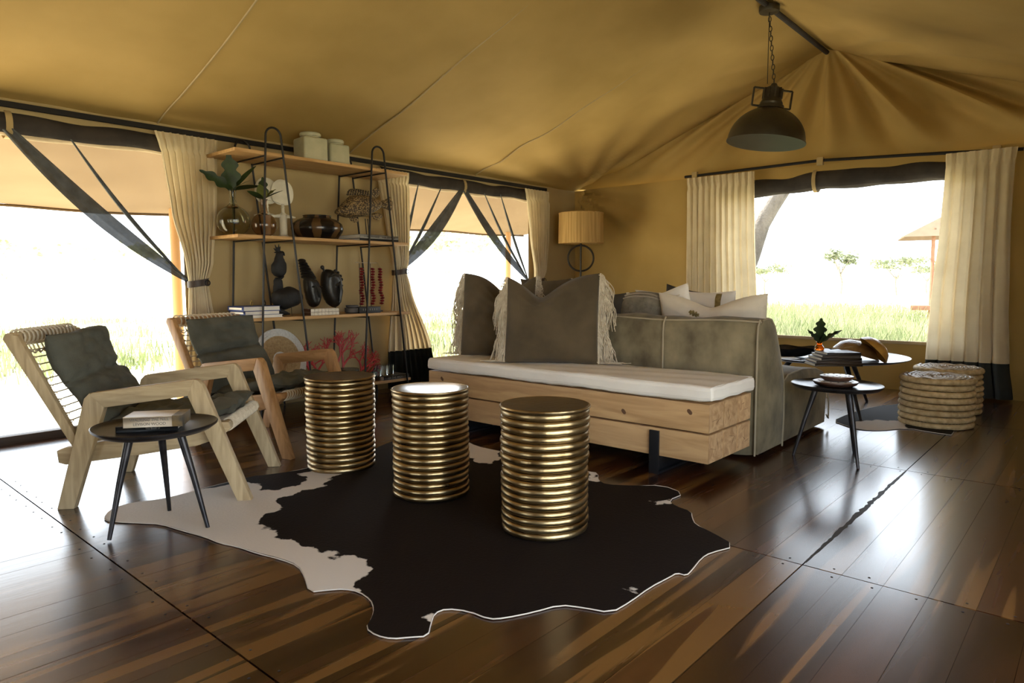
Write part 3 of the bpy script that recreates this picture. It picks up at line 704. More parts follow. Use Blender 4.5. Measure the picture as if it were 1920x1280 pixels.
def spillow(name, label, X, Yc, w, h, th, m, lean=10, rz=0, dent=0.0, z=SZ, droll=0.0, ear=0.03): return pillow(name, label, (X, Yc, z), math.radians(rz), math.radians(lean), w, h, th, m, dent, ear, 0.0, math.radians(droll), 'pillows along the sofa back')
t, s, _ = spillow('fringed_pillow', 'small taupe pillow corner with cream fringe peeking above the bench pillows', 4.16, 3.22, 0.5, 0.60, 0.16, K['velvet'], -12)
fringe(t, s, -1, 150, 0.12, 8)
t, s, _ = spillow('fringed_pillow', 'dark charcoal pillow with cream fringe behind the sofa back', 4.2, 2.73, 0.34, 0.49, 0.16, K['charcoal_velvet'], -8, 0, 0.0)
fringe(t, s, -1, 150, 0.12, 6)
t, s, _ = spillow('beaded_pillow', 'taupe pillow with a silver beaded rim on the sofa', 4.2, 2.45, 0.36, 0.47, 0.2, K['grey_fur'], -6, 0, 0.0, ear=-0.05)
MBb = MB()
for k in range(40):
    v = k/39
    for q in range(2):
        p = Vector(s(v, 0.985-0.03*q-0.04*abs(2*v-1)**3, -1)); MBb.ball((p.x-0.002, p.y, p.z), 0.006, 6, 4)
MBb.build('beads', mat('silver_beads', (0.45, 0.40, 0.33, 1), rough=0.35, metal=0.5), t)['kind'] = 'stuff'
t, s, _ = spillow('bordered_pillow', 'white square pillow with a flanged border standing behind the cream pillow', 4.32, 2.29, 0.50, 0.54, 0.12, K['white_cloth'], -10, -14, 0.03, droll=-6)
MB().tube([s(0.12+0.76*a, 0.88-0.0*a, -1) for a in [k/16 for k in range(17)]], 0.004, 6).build('piping', K['ivory'], t)
t, s, _ = spillow('emblem_pillow', 'wide cream pillow with a gold embroidered emblem on the sofa', 4.17, 1.93, 0.72, 0.50, 0.17, K['ivory'], -9, 3, 0.09, ear=0.02)
me_ = MB()
for k in range(9):
    a = 2*PI*k/9; p = Vector(s(0.62+0.035*math.cos(a), 0.86+0.02*math.sin(a), -1)); me_.ball((p.x-0.003, p.y, p.z), (0.005, 0.014, 0.007), 8, 5, Matrix.Rotation(a, 3, 'X'))
me_.build('emblem', K['gold_thread'], t)
t, s, _ = spillow('banded_pillow', 'small white pillow with a gold woven band deep in the sofa', 4.55, 2.15, 0.42, 0.50, 0.12, K['white_cloth'], -4, 0, 0.0)
MB().sheet(lambda u, v: tuple(Vector(s(0.22+0.10*u, v*0.96+0.02, -1))+Vector((-0.003, 0, 0))), 4, 24).build('band', K['gold_thread'], t)
spillow('plain_pillow', 'plain dark taupe pillow tilted deep in the sofa', 4.66, 2.42, 0.4, 0.52, 0.13, K['charcoal_velvet'], -4, 0, 0.0, droll=10)
spillow('plain_pillow', 'plain grey-brown pillow deep in the sofa beside the gold band', 4.62, 1.98, 0.40, 0.43, 0.14, K['velvet'], -4, 0, 0.0, droll=-5)

# ------------------------------------------------------------------ brass drum stools
def brass_mat():
    m = mat('hammered_brass', (0.26, 0.18, 0.085, 1), (0.52, 0.40, 0.22, 1), scale=9, rough=0.33, metal=1.0, lo=0.3, hi=0.7, bump=0.25, bscale=22, rvar=0.12)
    return m
K['brass'] = brass_mat()
K['stool_top'] = mat('worn_stool_top', (0.075, 0.05, 0.032, 1), (0.14, 0.10, 0.065, 1), scale=14, rough=0.32, metal=0.6, bump=0.15, bscale=40, rvar=0.1)
K['groove'] = mat('dark_patina', (0.05, 0.033, 0.016, 1), rough=0.45, metal=0.9)
def stool(label, loc, h, r, rz, nr, seed, topm):
    t = thing('drum_stool', label, 'stool', loc, rz, 'ribbed brass drum stools'); rnd = random.Random(seed)
    lim = h-0.012; step = lim/nr
    wob = lambda a, z: 0.010*math.sin(a*2+z*6+seed)+0.006*math.sin(a*5-z*11+seed)+0.012*math.exp(-((a-3.95)/0.10)**2)*(-1)
    body = MB().lathe([(r-0.018, 0.001), (r-0.018, lim)], 60).build('drum', K['groove'], t)
    for k in range(nr):
        zc = (k+0.5)*step; pr = []
        for q in range(9):
            a = -PI/2+PI*q/8; pr.append((r-0.014+0.014*max(0.0, math.cos(a))**0.7, zc+step*0.475*math.sin(a)))
        dr = rnd.uniform(-0.0025, 0.0025)
        MB().lathe([(x+dr, z) for x, z in pr], 72, wob=wob).build('rib', K['brass'], t, sharp=70)
    MB().lathe([(r-0.016, lim-0.002), (r-0.004, lim), (r+0.001, lim+0.006), (r-0.004, lim+0.012), (r-0.012, h-0.001), (0.0, h-0.002)], 72).build('top', topm, t)
    MB().tube([((r-0.001)*math.cos(2*PI*k/72), (r-0.001)*math.sin(2*PI*k/72), lim+0.006) for k in range(72)], 0.0065, 8, closed=True).build('rim', K['brass'], t)
    return t
bright_top = mat('polished_stool_top', (0.30, 0.29, 0.28, 1), (0.36, 0.35, 0.34, 1), scale=14, rough=0.16, metal=1.0)
RUGZ = 0.010
stool('ribbed brass drum stool with dark top, nearest the bench end', (2.115, 1.69, RUGZ), 0.505, 0.178, 0.3, 17, 1, K['stool_top'])
stool('ribbed brass drum stool with shiny pale top, middle of three', (2.125, 2.385, RUGZ), 0.50, 0.178, 0.1, 17, 2, bright_top)
stool('ribbed brass drum stool with mottled top, beside the chairs', (2.13, 3.12, 0.004), 0.495, 0.183, 1.2, 17, 3, K['stool_top'])

# ------------------------------------------------------------------ cowhide rugs
def hide_mat():
    m = bpy.data.materials.new('cowhide'); m.use_nodes = True; nt = m.node_tree; N = nt.nodes; L = nt.links; b = N['Principled BSDF']
    at_ = N.new('ShaderNodeAttribute'); at_.attribute_name = 'patch'
    tc = N.new('ShaderNodeTexCoord')
    n1 = N.new('ShaderNodeTexNoise'); n1.inputs['Scale'].default_value = 14; n1.inputs['Detail'].default_value = 6; L.new(tc.outputs['Object'], n1.inputs['Vector'])
    ma = N.new('ShaderNodeMath'); ma.operation = 'MULTIPLY_ADD'; L.new(n1.outputs['Fac'], ma.inputs[0]); ma.inputs[1].default_value = 0.11; L.new(at_.outputs['Fac'], ma.inputs[2])
    cr = N.new('ShaderNodeValToRGB'); cr.color_ramp.elements[0].position = 0.052; cr.color_ramp.elements[1].position = 0.058
    cr.color_ramp.elements[0].color = (0.64, 0.58, 0.52, 1); cr.color_ramp.elements[1].color = (0.009, 0.0055, 0.0045, 1)
    L.new(ma.outputs[0], cr.inputs['Fac']); L.new(cr.outputs['Color'], b.inputs['Base Color'])
    b.inputs['Roughness'].default_value = 0.75; b.inputs['Sheen Weight'].default_value = 0.0; b.inputs['Specular IOR Level'].default_value = 0.12
    n2 = N.new('ShaderNodeTexNoise'); n2.inputs['Scale'].default_value = 90; L.new(tc.outputs['Object'], n2.inputs['Vector'])
    bp = N.new('ShaderNodeBump'); bp.inputs['Strength'].default_value = 0.3; bp.inputs['Distance'].default_value = 0.004; L.new(n2.outputs['Fac'], bp.inputs['Height']); L.new(bp.outputs[0], b.inputs['Normal'])
    return m
K['hide'] = hide_mat(); K['hide_edge'] = mat('hide_edge', (0.55, 0.5, 0.44, 1), rough=0.9)
def hide(label, outline_px, light_px, name='cowhide_rug', curl=0.0):
    O = [tuple(at(x, y, z=0)[:2]) for x, y in outline_px]; O = smooth_loop(O, 1)
    Lp = [[tuple(at(x, y, z=0)[:2]) for x, y in q] for q in light_px]
    P, Fc = tri_fill(O, 0.03); d = seg_dist(P, O)
    s = np.full(len(P), 1e9)
    for q in Lp:
        e = seg_dist(P, q); s = np.minimum(s, np.where(inside(P, q), -e, e))
    c = P.mean(0)
    t = thing(name, label, 'rug', (float(c[0]), float(c[1]), 0))
    ZT = [0.0045+0.0035*(1-math.exp(-dd/0.05))+0.004*(0.5+0.5*math.sin(p[0]*9+3*math.sin(p[1]*5)))*math.exp(-dd/0.08)*1.0 for p, dd in zip(P, d)]
    m = MB(); n = len(P)
    m.add([(p[0]-c[0], p[1]-c[1], z) for p, z in zip(P, ZT)], Fc)
    me = bpy.data.meshes.new('hide'); me.from_pydata(m.v, [], m.f); me.materials.append(K['hide'])
    me.polygons.foreach_set('use_smooth', [True]*len(me.polygons))
    a = me.attributes.new('patch', 'FLOAT', 'POINT'); a.data.foreach_set('value', np.clip(s, -1, 1).astype(np.float32))
    o = bpy.data.objects.new('hide', me); COL.objects.link(o); o.parent = t
    # cut edge of the skin
    B = [tuple(p) for p, dd in zip(P, d) if dd < 1e-5]
    MB().tube([(x-c[0], y-c[1], 0.0042) for x, y in O], 0.0024, 5, closed=True).build('hide_rim', K['hide_edge'], t)
    return t
OUT = [(196, 977), (220, 980), (261, 982), (302, 984), (340, 996), (385, 1008), (412, 1020), (447, 1027), (481, 1039), (526, 1050), (560, 1063), (572, 1084), (580, 1112), (615, 1108), (646, 1106), (673, 1111), (696, 1127),
       (702, 1144), (698, 1161), (686, 1180), (706, 1194), (735, 1200), (769, 1197), (802, 1195), (807, 1173), (814, 1152), (837, 1143), (879, 1148), (917, 1163), (946, 1161), (1000, 1150), (1050, 1136), (1092, 1141), (1146, 1151),
       (1182, 1130), (1217, 1104), (1257, 1083), (1269, 1076), (1287, 1081), (1297, 1071), (1315, 1048), (1332, 1038), (1379, 1026), (1334, 1001), (1304, 985), (1298, 973), (1296, 961), (1267, 952), (1252, 940), (1283, 927), (1242, 911),
       (1183, 913), (1137, 911), (1121, 902), (1121, 888), (1104, 886), (1040, 870), (980, 856), (930, 846), (893, 838), (870, 826), (800, 818), (740, 828), (718, 836), (690, 850), (640, 866), (575, 879), (550, 885), (498, 893), (474, 895),
       (392, 914), (344, 928), (302, 938), (247, 945), (213, 955), (198, 967)]
LIGHT = [[(150, 940), (250, 930), (392, 918), (470, 905), (490, 912), (486, 922), (520, 921), (560, 914), (577, 899), (560, 890), (600, 880), (640, 878), (640, 890), (611, 905), (605, 916), (560, 926), (532, 933), (518, 944), (535, 955), (500, 968),
          (478, 985), (496, 994), (520, 998), (512, 1010), (560, 1020), (602, 1036), (632, 1034), (626, 1050), (660, 1046), (684, 1052), (696, 1072), (683, 1082), (672, 1096), (668, 1125), (600, 1140), (500, 1080), (300, 1010), (150, 985)],
         [(845, 815), (890, 815), (935, 840), (935, 862), (920, 874), (890, 868), (880, 858)],
         [(800, 1136), (818, 1143), (812, 1160), (806, 1172), (801, 1160)], [(1172, 1108), (1210, 1106), (1200, 1120), (1186, 1112)], [(1216, 941), (1255, 938), (1262, 946), (1232, 950)], [(1104, 884), (1126, 886), (1122, 903), (1106, 904)]]
hide('black and white cowhide rug under the brass stools', OUT, LIGHT)
OUT2 = [(1560, 790), (1590, 778), (1640, 762), (1700, 757), (1740, 770), (1770, 790), (1795, 818), (1750, 812), (1700, 803), (1650, 808), (1612, 806), (1590, 800)]
LIGHT2 = [[(1590, 803), (1605, 792), (1640, 789), (1690, 791), (1700, 806), (1640, 812)]]
hide('dark cowhide rug under the low round table by the window', OUT2, LIGHT2)
#PART4
# ------------------------------------------------------------------ lounge chairs
K['pale_wood'] = mat('pale_weathered_teak', (0.36, 0.265, 0.145, 1), (0.52, 0.405, 0.24, 1), scale=6, stretch=(0.7, 6, 6), rough=0.6, distort=0.8, bump=0.15, bscale=20)
K['warm_wood'] = mat('honey_teak', (0.30, 0.155, 0.058, 1), (0.46, 0.255, 0.11, 1), scale=6, stretch=(0.7, 6, 6), rough=0.5, distort=0.8, bump=0.12, bscale=20)
K['pale_leg'] = mat('pale_weathered_leg', (0.36, 0.265, 0.145, 1), (0.52, 0.405, 0.24, 1), scale=6, stretch=(6, 6, 0.7), rough=0.6, distort=0.8, bump=0.15, bscale=20)
K['warm_leg'] = mat('honey_leg', (0.30, 0.155, 0.058, 1), (0.46, 0.255, 0.11, 1), scale=6, stretch=(6, 6, 0.7), rough=0.5, distort=0.8, bump=0.12, bscale=20)
K['rope'] = mat('cream_cord', (0.52, 0.44, 0.32, 1), (0.64, 0.56, 0.43, 1), scale=50, rough=0.9)
K['slate'] = mat('slate_fabric', (0.062, 0.063, 0.048, 1), (0.098, 0.098, 0.077, 1), scale=8, rough=0.9, bump=0.2, bscale=180)
def soft_pad(fn_mid, w, th, nu=26, nv=40, wr=0.004, seed=0):
    """Pad with a centre line fn_mid(v)->(s, z, ns, nz) and width w along y."""
    def sh(u, v, sg):
        s, z, ns, nz = fn_mid(v); a, b = 2*u-1, 2*v-1
        tk = th/2*((1-abs(a)**4)*(1-abs(b)**6))**0.5
        q = wr*math.sin(9*a+14*b+seed)+wr*math.sin(23*b+3*a*a+seed)+wr*0.8*math.sin(17*a-6*b)
        off = sg*tk+q*(1-a*a)
        return (s+ns*off, a*w/2*(1-0.03*(1-b*b)), z+nz*off)
    return MB().sheet(lambda u, v: sh(u, v, 1), nu, nv).sheet(lambda u, v: sh(u, v, -1), nu, nv)
def chair(label, loc, rz, wood, seed, ropey, legw):
    t = thing('lounge_chair', label, 'chair', loc, rz, 'wooden lounge chairs with rope backs')
    W = 0.645; tk = 0.042
    yz = lambda y0: (lambda u, v, w: (u, w+y0, v))
    for y0 in (0.0, W-tk):
        MB().prism([(-0.025, 0), (0.045, 0), (0.193, 0.452), (0.205, 0.462), (0.135, 0.518), (0.112, 0.494)], 0, tk, yz(y0)).build('leg', legw, t, bevel=0.004)
        MB().prism([(0.745, 0), (0.808, 0), (0.612, 0.545), (0.592, 0.566), (0.575, 0.571), (0.545, 0.497)], 0, tk, yz(y0)).build('leg', legw, t, bevel=0.004)
        MB().prism([(0.193, 0.452), (0.548, 0.496), (0.578, 0.5705), (0.15, 0.5195), (0.132, 0.512)], -0.002, tk+0.002, yz(y0)).build('armrest', wood, t, bevel=0.005)
        yi = tk if y0 == 0 else W-2*tk-0.004
        MB().prism([(-0.03, 0.20), (0.0, 0.19), (0.30, 0.222), (0.56, 0.258), (0.66, 0.29), (0.715, 0.335), (0.705, 0.366), (0.66, 0.366), (0.0, 0.268), (-0.035, 0.255)], 0.001, tk, yz(yi)).build('seat_rail', wood, t, bevel=0.005)
        MB().prism([(0.055, 0.225), (0.075, 0.262), (-0.165, 0.772), (-0.215, 0.782), (-0.228, 0.757)], 0.003, tk-0.006, yz(yi)).build('back_stile', legw, t, bevel=0.005)
    yA, yB = 2*tk, W-2*tk
    MB().tube([(0.688, yA-0.03, 0.345), (0.688, yB+0.03, 0.345)], 0.021, 10).build('front_rail', wood, t)
    MB().bar((-0.199, yA-0.038, 0.759), (-0.199, yB+0.038, 0.759), 0.03, 0.048).build('top_rail', wood, t, bevel=0.006)
    MB().tube([(0.02, yA-0.03, 0.235), (0.02, yB+0.03, 0.235)], 0.018, 8).build('rear_rail', wood, t)
    # cord lashed round the front rail in slanting turns, and round the top rail
    m = MB(); n = 24
    for k in range(n):
        y = lerp(yA+0.01, yB-0.01, k/(n-1))
        m.tube([(0.688+0.027*math.cos(a), y+0.012*math.sin(a), 0.345+0.027*math.sin(a)) for a in [2*PI*i/12 for i in range(12)]], 0.0046, 6, closed=True)
        m.tube([(0.665, y, 0.36), (0.40, y+0.01, 0.315), (0.05, y, 0.262)], 0.004, 5)
    o = m.build('seat_cord', K['rope'], t)
    m = MB(); n = 14
    for k in range(n):
        y = lerp(yA+0.02, yB-0.02, k/(n-1)); lean = 0.014
        m.tube([(-0.199+0.027*math.cos(a), y+lean*math.cos(a), 0.759+0.036*math.sin(a)) for a in [2*PI*i/12 for i in range(12)]], 0.0048, 6, closed=True)
        m.tube([(-0.175, y, 0.735), (-0.158, y+0.006*math.sin(k*2), 0.690)], 0.0035, 5)
    m.tube([(-0.158, lerp(yA, yB, k/40), 0.690+0.006*math.sin(k*1.7)) for k in range(41)], 0.004, 5)
    m.build('top_cord', K['rope'], t)
    m = MB()
    for k in range(15):
        q = lerp(0.06, 0.95, k/14); s = lerp(0.055, -0.19, q)+0.012; z = lerp(0.255, 0.76, q)
        m.tube([(s, yA-0.006, z), (s-0.012, (yA+yB)/2, z-0.004), (s, yB+0.006, z)], 0.0033, 5)
        for y in (yA, yB): m.tube([(s+0.02*math.cos(a), y+0.003*math.sin(a*2), z+0.006*math.sin(a)) for a in [2*PI*i/8 for i in range(8)]], 0.003, 5, closed=True)
    m.build('back_cord', K['rope'], t)
    # back pad in two rolls with a buttoned dent, and a crumpled seat pad
    d = Vector((-0.245, 0, 0.51)).normalized(); nrm = Vector((0.51, 0, 0.245)).normalized()
    def mid(v):
        L = 0.50; p = Vector((0.085, 0, 0.30))+d*(v*L); off = 0.062+0.014*math.sin(v*PI*2)
        return (p.x+nrm.x*off, p.z+nrm.z*off, nrm.x, nrm.z)
    m = soft_pad(mid, 0.53, 0.125, 26, 44, 0.004, seed)
    P = []
    for (x, y, z) in m.v:
        v = ((x-0.085)*d.x+(z-0.30)*d.z)/0.545
        g = 0.035*math.exp(-((v-0.50-0.05*y*2)/0.035)**2); hgt = (x-0.085)*nrm.x+(z-0.30)*nrm.z-0.062
        if hgt > 0: x -= nrm.x*g; z -= nrm.z*g
        x += 0.045*sstep(0.6, 1.0, v)*(0.4+ropey*abs(y+0.2)); z += 0.025*ropey*sstep(0.85, 1, v)*math.sin(y*11)
        P.append((x, y+W/2, z))
    m.v = P; m.build('back_pad', K['slate'], t, sharp=80)
    def mid2(v):
        s = lerp(0.10, 0.70, v); z = lerp(0.335, 0.415, v)+0.012*math.sin(v*7+seed); return (s, z, -0.14, 0.99)
    m = soft_pad(mid2, 0.47, 0.085, 26, 36, 0.0075, seed+2); m.v = [(x, y+W/2, z) for x, y, z in m.v]
    m.build('seat_pad', K['slate'], t, sharp=80)
    return t
chair('pale weathered wooden lounge chair with slate pads, beside the small dark table', (0.897, 3.45, 0.0), math.radians(-41.5), K['pale_wood'], 0, 1.0, K['pale_leg'])
chair('honey-coloured wooden lounge chair with slate pads, in front of the shelf', (1.79, 4.225, 0.0), math.radians(-74), K['warm_wood'], 3, 0.4, K['warm_leg'])

# ------------------------------------------------------------------ small tables
K['ebony'] = mat('dark_patina_metal', (0.022, 0.021, 0.024, 1), (0.05, 0.047, 0.05, 1), scale=16, rough=0.33, metal=0.55, rvar=0.1)
def tripod(label, name, loc, rz, r, h, feet, tri, legr=(0.017, 0.008)):
    t = thing(name, label, 'table', loc, rz, None)
    N_ = 72; m = MB(); rings = [(0.0, h-0.016), (0.55, h-0.016), (0.86, h-0.014), (0.95, h-0.006), (0.985, h+0.002), (1.0, h), (0.99, h-0.008), (0.9, h-0.024), (0.5, h-0.028), (0.0, h-0.028)]
    def rad(a): return r*(1+tri*math.cos(3*a))
    for q, z in rings:
        for k in range(N_):
            a = 2*PI*k/N_; m.v.append((q*rad(a)*math.cos(a), q*rad(a)*math.sin(a), z))
    for i in range(len(rings)-1):
        for k in range(N_): m.f.append((i*N_+k, i*N_+(k+1) % N_, (i+1)*N_+(k+1) % N_, (i+1)*N_+k))
    m.build('table_top', K['ebony'], t, sharp=50)
    for fx, fy in feet:
        l = math.hypot(fx, fy); MB().tube([(fx*0.5, fy*0.5, h-0.024), (fx*0.75, fy*0.75, h*0.5), (fx, fy, 0.001)], [legr[0], lerp(legr[0], legr[1], 0.5), legr[1]], 12).build('leg', K['ebony'], t)
    return t
TL = (1.085, 2.88); ft = [(0.896, 2.879), (1.193, 3.054), (1.209, 2.72)]
tripod('small dark three-legged table carrying two books beside the pale chair', 'tripod_table', (TL[0], TL[1], 0.006), 0, 0.232, 0.425, [(a-TL[0], b-TL[1]) for a, b in ft], 0.03)
TR = (4.07, 1.145); ft = [(3.985, 1.345), (3.906, 0.979), (4.25, 1.09)]
tripod('small dark three-legged table carrying two round game dishes beside the sofa', 'tripod_table', (TR[0], TR[1], 0), 0, 0.238, 0.425, [(a-TR[0], b-TR[1]) for a, b in ft], 0.03)
TB = (5.66, 1.66)
tripod('low wide dark round table with books and bowls by the window', 'round_table', (TB[0], TB[1], 0.002), 0, 0.56, 0.42, [(0.52*math.cos(a), 0.52*math.sin(a)) for a in (-0.32, 1.77, 3.86)], 0.0, (0.022, 0.011))

K['paper'] = mat('book_pages', (0.66, 0.62, 0.54, 1), (0.74, 0.70, 0.62, 1), scale=120, stretch=(0.1, 0.1, 6), rough=0.9)
def book(label, loc, rz, sx, sy, sz, cover, text=None, tcol=None, tsize=0.02, group=None, spine=-1, lines=None):
    """Lying book; spine on the local -x side (spine=-1), title along y."""
    t = thing('book', label, 'book', loc, rz, group); c = 0.0025
    MB().box((0.003*-spine*-1, 0, sz/2), (sx-0.008, sy-0.008, sz-2*c)).build('pages', K['paper'], t)
    m = MB().box((0, 0, c/2), (sx, sy, c)).box((0, 0, sz-c/2), (sx, sy, c)).box((spine*(sx/2-c/2), 0, sz/2), (c, sy, sz))
    m.build('cover', cover, t, bevel=0.0008)
    if text:
        rows = text if isinstance(text, list) else [text]
        for i, r_ in enumerate(rows):
            z = sz*(0.5 if len(rows) == 1 else (0.70-0.40*i))
            lettering(r_, tsize, tcol, t, (spine*(sx/2+0.0006), 0, z), (PI/2, 0, -PI/2 if spine < 0 else PI/2))
    return t
def cov(n, c, rough=0.5): return mat(n, c, rough=rough)
grey_ink = mat('grey_ink', (0.20, 0.18, 0.16, 1), rough=0.7); white_ink = mat('white_ink', (0.7, 0.68, 0.62, 1), rough=0.7); dim_ink = mat('dim_ink', (0.26, 0.24, 0.2, 1), rough=0.7)
zt = 0.006+0.425-0.0155
def lying_book(label, px0, px1, zbase, depth, hgt, cover, text=None, ink=None, ts=0.012, group=None):
    """Book whose spine's lower edge runs between two photo points at height zbase; it extends away from the camera."""
    a, b = at(px0[0], px0[1], z=zbase), at(px1[0], px1[1], z=zbase); L = float(np.hypot(*(b-a)[:2])); ang = math.atan2(b[1]-a[1], b[0]-a[0])
    # local -x is the spine side, +y runs from right to left as seen from the spine
    rz = ang-PI/2+PI; mid_ = (a+b)/2
    nx, ny = math.cos(rz), math.sin(rz)
    if nx*mid_[0]+ny*mid_[1] < 0: nx, ny = -nx, -ny; rz += PI
    return book(label, (mid_[0]+nx*depth/2, mid_[1]+ny*depth/2, zbase), rz, depth, L, hgt, cover, text, ink, ts, group), (mid_, L, rz)
lying_book('thick black paperback under the pale book on the small table', (217, 812), (334, 806), zt, 0.15, 0.024, cov('black_cover', (0.012, 0.013, 0.014, 1)), None, None, group='books on the small table')
bk1 = [o for o in COL.objects if o.name.startswith('book')][-1]
lettering('The Book of', 0.0105, dim_ink, bk1, (-0.0757, -0.02, 0.012), (PI/2, 0, -PI/2))
lying_book('thick pale book titled WALKING THE NILE on top of the black paperback', (231, 803), (342, 798), zt+0.0245, 0.135, 0.042, mat('cream_jacket', (0.52, 0.44, 0.33, 1), (0.62, 0.53, 0.42, 1), scale=9, rough=0.35), ['WALKING THE NILE', 'LEVISON WOOD'], grey_ink, 0.0155, group='books on the small table')

bk2 = [o for o in COL.objects if o.name.startswith('book')][-1]
while bk2.parent: bk2 = bk2.parent
sp_ = [c for c in bk2.children if c.name.startswith('cover')][0]; ys = [v.co.y for v in sp_.data.vertices]; xs_ = [v.co.x for v in sp_.data.vertices]
MB().box((0.0, min(ys)+0.018, 0.021), (max(xs_)-min(xs_)+0.0012, 0.037, 0.0432)).build('jacket_end', mat('dark_jacket_end', (0.05, 0.045, 0.04, 1), (0.16, 0.11, 0.05, 1), scale=25, rough=0.4), bk2)
for c in bk2.children:
    if c.name.startswith('lettering'): c.location.y += 0.012
# round game dishes on the right-hand small table
K['dish_wood'] = mat('dark_dish_wood', (0.06, 0.025, 0.014, 1), (0.1, 0.045, 0.025, 1), scale=10, rough=0.4)
K['dish_white'] = mat('bone_inlay', (0.62, 0.58, 0.55, 1), rough=0.4); hole = mat('dish_hole', (0.015, 0.01, 0.009, 1), rough=0.6)
def dish(label, loc, r, h, n):
    t = thing('game_dish', label, 'dish', loc, 0, 'round game dishes')
    MB().lathe([(r*0.72, 0), (r*0.92, h*0.35), (r, h*0.75), (r*0.995, h*0.93), (r*0.96, h*0.97)], 48).build('base', K['dish_wood'], t)
    MB().lathe([(r*0.965, h*0.96), (r*0.93, h), (0.0, h)], 48).build('inlay', K['dish_white'], t)
    for rr, nn in ((0.74, n), (0.0, 1)):
        for k in range(nn):
            a = 2*PI*k/nn
            MB().lathe([(0.0065, 0), (0.005, 0.001), (0, 0.0012)], 10, (r*rr*math.cos(a), r*rr*math.sin(a), h)).build('hole', hole, t)
    return t
zt2 = 0.425-0.0155
dish('larger white-inlaid round wooden dish at the bottom on the small table', (4.085, 1.16, zt2), 0.118, 0.03, 14)
dish('smaller white-inlaid round wooden dish stacked on top', (4.088, 1.155, zt2+0.0325), 0.088, 0.028, 12)

# ------------------------------------------------------------------ things on the low round table
zb = 0.002+0.42-0.0155
greys = [cov('grey_cover_%d' % i, c) for i, c in enumerate([(0.065, 0.05, 0.04, 1), (0.09, 0.07, 0.058, 1), (0.05, 0.042, 0.036, 1), (0.08, 0.064, 0.053, 1), (0.04, 0.034, 0.034, 1)])]
bc = at(1560, 690, z=zb); sz = [0.020, 0.017, 0.019, 0.017, 0.016]; z = zb; labs = ['bottom', 'second', 'middle', 'fourth', 'top']
for i in range(5):
    book('grey-covered large book, %s of the stack on the low round table' % labs[i], (5.16+0.012*i, 1.50-0.006*i, z), math.radians(40+[0, -3, 2, -2, 3][i]), 0.25-0.012*i, 0.33-0.022*i, sz[i], greys[i], group='stacked books on the low round table'); z += sz[i]+0.0006
ztop = z
lying = book('single white booklet lying on the low round table', (5.22, 1.86, zb), math.radians(35), 0.16, 0.2, 0.018, cov('white_cover', (0.6, 0.6, 0.6, 1)))
K['amber'] = mat('amber_glass', (0.55, 0.18, 0.02, 1), (0.6, 0.22, 0.03, 1), rough=0.03, trans=0.9)
K['leaf'] = mat('deep_green_leaf', (0.010, 0.022, 0.006, 1), (0.026, 0.048, 0.011, 1), scale=14, rough=0.45, transl=0.15)
K['leaf_light'] = mat('olive_leaf', (0.08, 0.10, 0.02, 1), (0.16, 0.17, 0.04, 1), scale=14, rough=0.45, transl=0.3)
def leaf(parent, base, direc, length, width, lobes, m, droop=0.2, roll=0.0, name='leaf'):
    d = Vector(direc).normalized(); s = d.cross(Vector((0, 0, 1)))
    s = s.normalized() if s.length > 1e-3 else Vector((1, 0, 0)); s = Matrix.Rotation(roll, 3, d) @ s; n = s.cross(d)
    mb = MB(); N_ = 22
    for i in range(N_+1):
        t = i/N_; w = width/2*(math.sin(PI*min(1, t*0.97+0.03))**0.7)*(1-0.35*t)*(1-0.45*abs(math.sin(PI*t*lobes))**3 if lobes else 1)
        c = Vector(base)+d*(length*t)+Vector((0, 0, -droop*length*t*t))
        for q in (-1, -0.5, 0, 0.5, 1): mb.v.append(tuple(c+s*(w*q)+n*(0.12*w*abs(q))))
    for i in range(N_):
        for k in range(4): a = i*5+k; mb.f.append((a, a+1, a+6, a+5))
    o = len(mb.v)
    return mb.build(name, m, parent)
av = thing('amber_vase', 'small amber glass bottle with lobed green leaves on the book stack', 'vase', (5.21, 1.60, ztop), 0)
MB().lathe([(0.030, 0.0), (0.034, 0.006), (0.033, 0.02), (0.024, 0.034), (0.019, 0.042), (0.020, 0.058), (0.022, 0.062), (0.018, 0.062), (0.016, 0.045), (0.028, 0.02), (0.028, 0.006), (0, 0.005)], 24).build('bottle', K['amber'], av)
for dr, L, w in (((0.05, -0.02, 1), 0.22, 0.12), ((0.35, -0.8, 0.75), 0.20, 0.09), ((-0.3, 0.55, 0.9), 0.15, 0.09), ((0.2, 0.1, 0.5), 0.13, 0.08), ((-0.1, -0.35, 0.9), 0.14, 0.08)):
    leaf(av, (0, 0, 0.05), dr, L, w, 4, K['leaf'], 0.15, 0.4)
fl = thing('dried_pod', 'dried straw-coloured seed pod lying on the book stack', 'seed pod', (5.20, 1.50, ztop), 0.6)
K['straw'] = mat('dry_straw', (0.28, 0.20, 0.11, 1), (0.4, 0.3, 0.18, 1), scale=30, rough=0.9)
MB().tube([(0, 0.02, 0.014), (0.02, -0.06, 0.02), (0.05, -0.15, 0.03)], [0.004, 0.003, 0.002], 6).build('stem', K['straw'], fl)
for k in range(6):
    a = 2*PI*k/6; leaf(fl, (0, 0.015, 0.014), (math.cos(a), math.sin(a)*0.8, 0.3), 0.035, 0.018, 0, K['straw'], 0.1, 0.3, 'petal')
K['ochre'] = mat('ochre_shell', (0.30, 0.14, 0.03, 1), (0.50, 0.27, 0.06, 1), scale=9, rough=0.28, bump=0.5, bscale=45)
K['brown_shell'] = mat('brown_shell', (0.13, 0.06, 0.02, 1), (0.30, 0.17, 0.06, 1), scale=9, rough=0.3, bump=0.6, bscale=45)
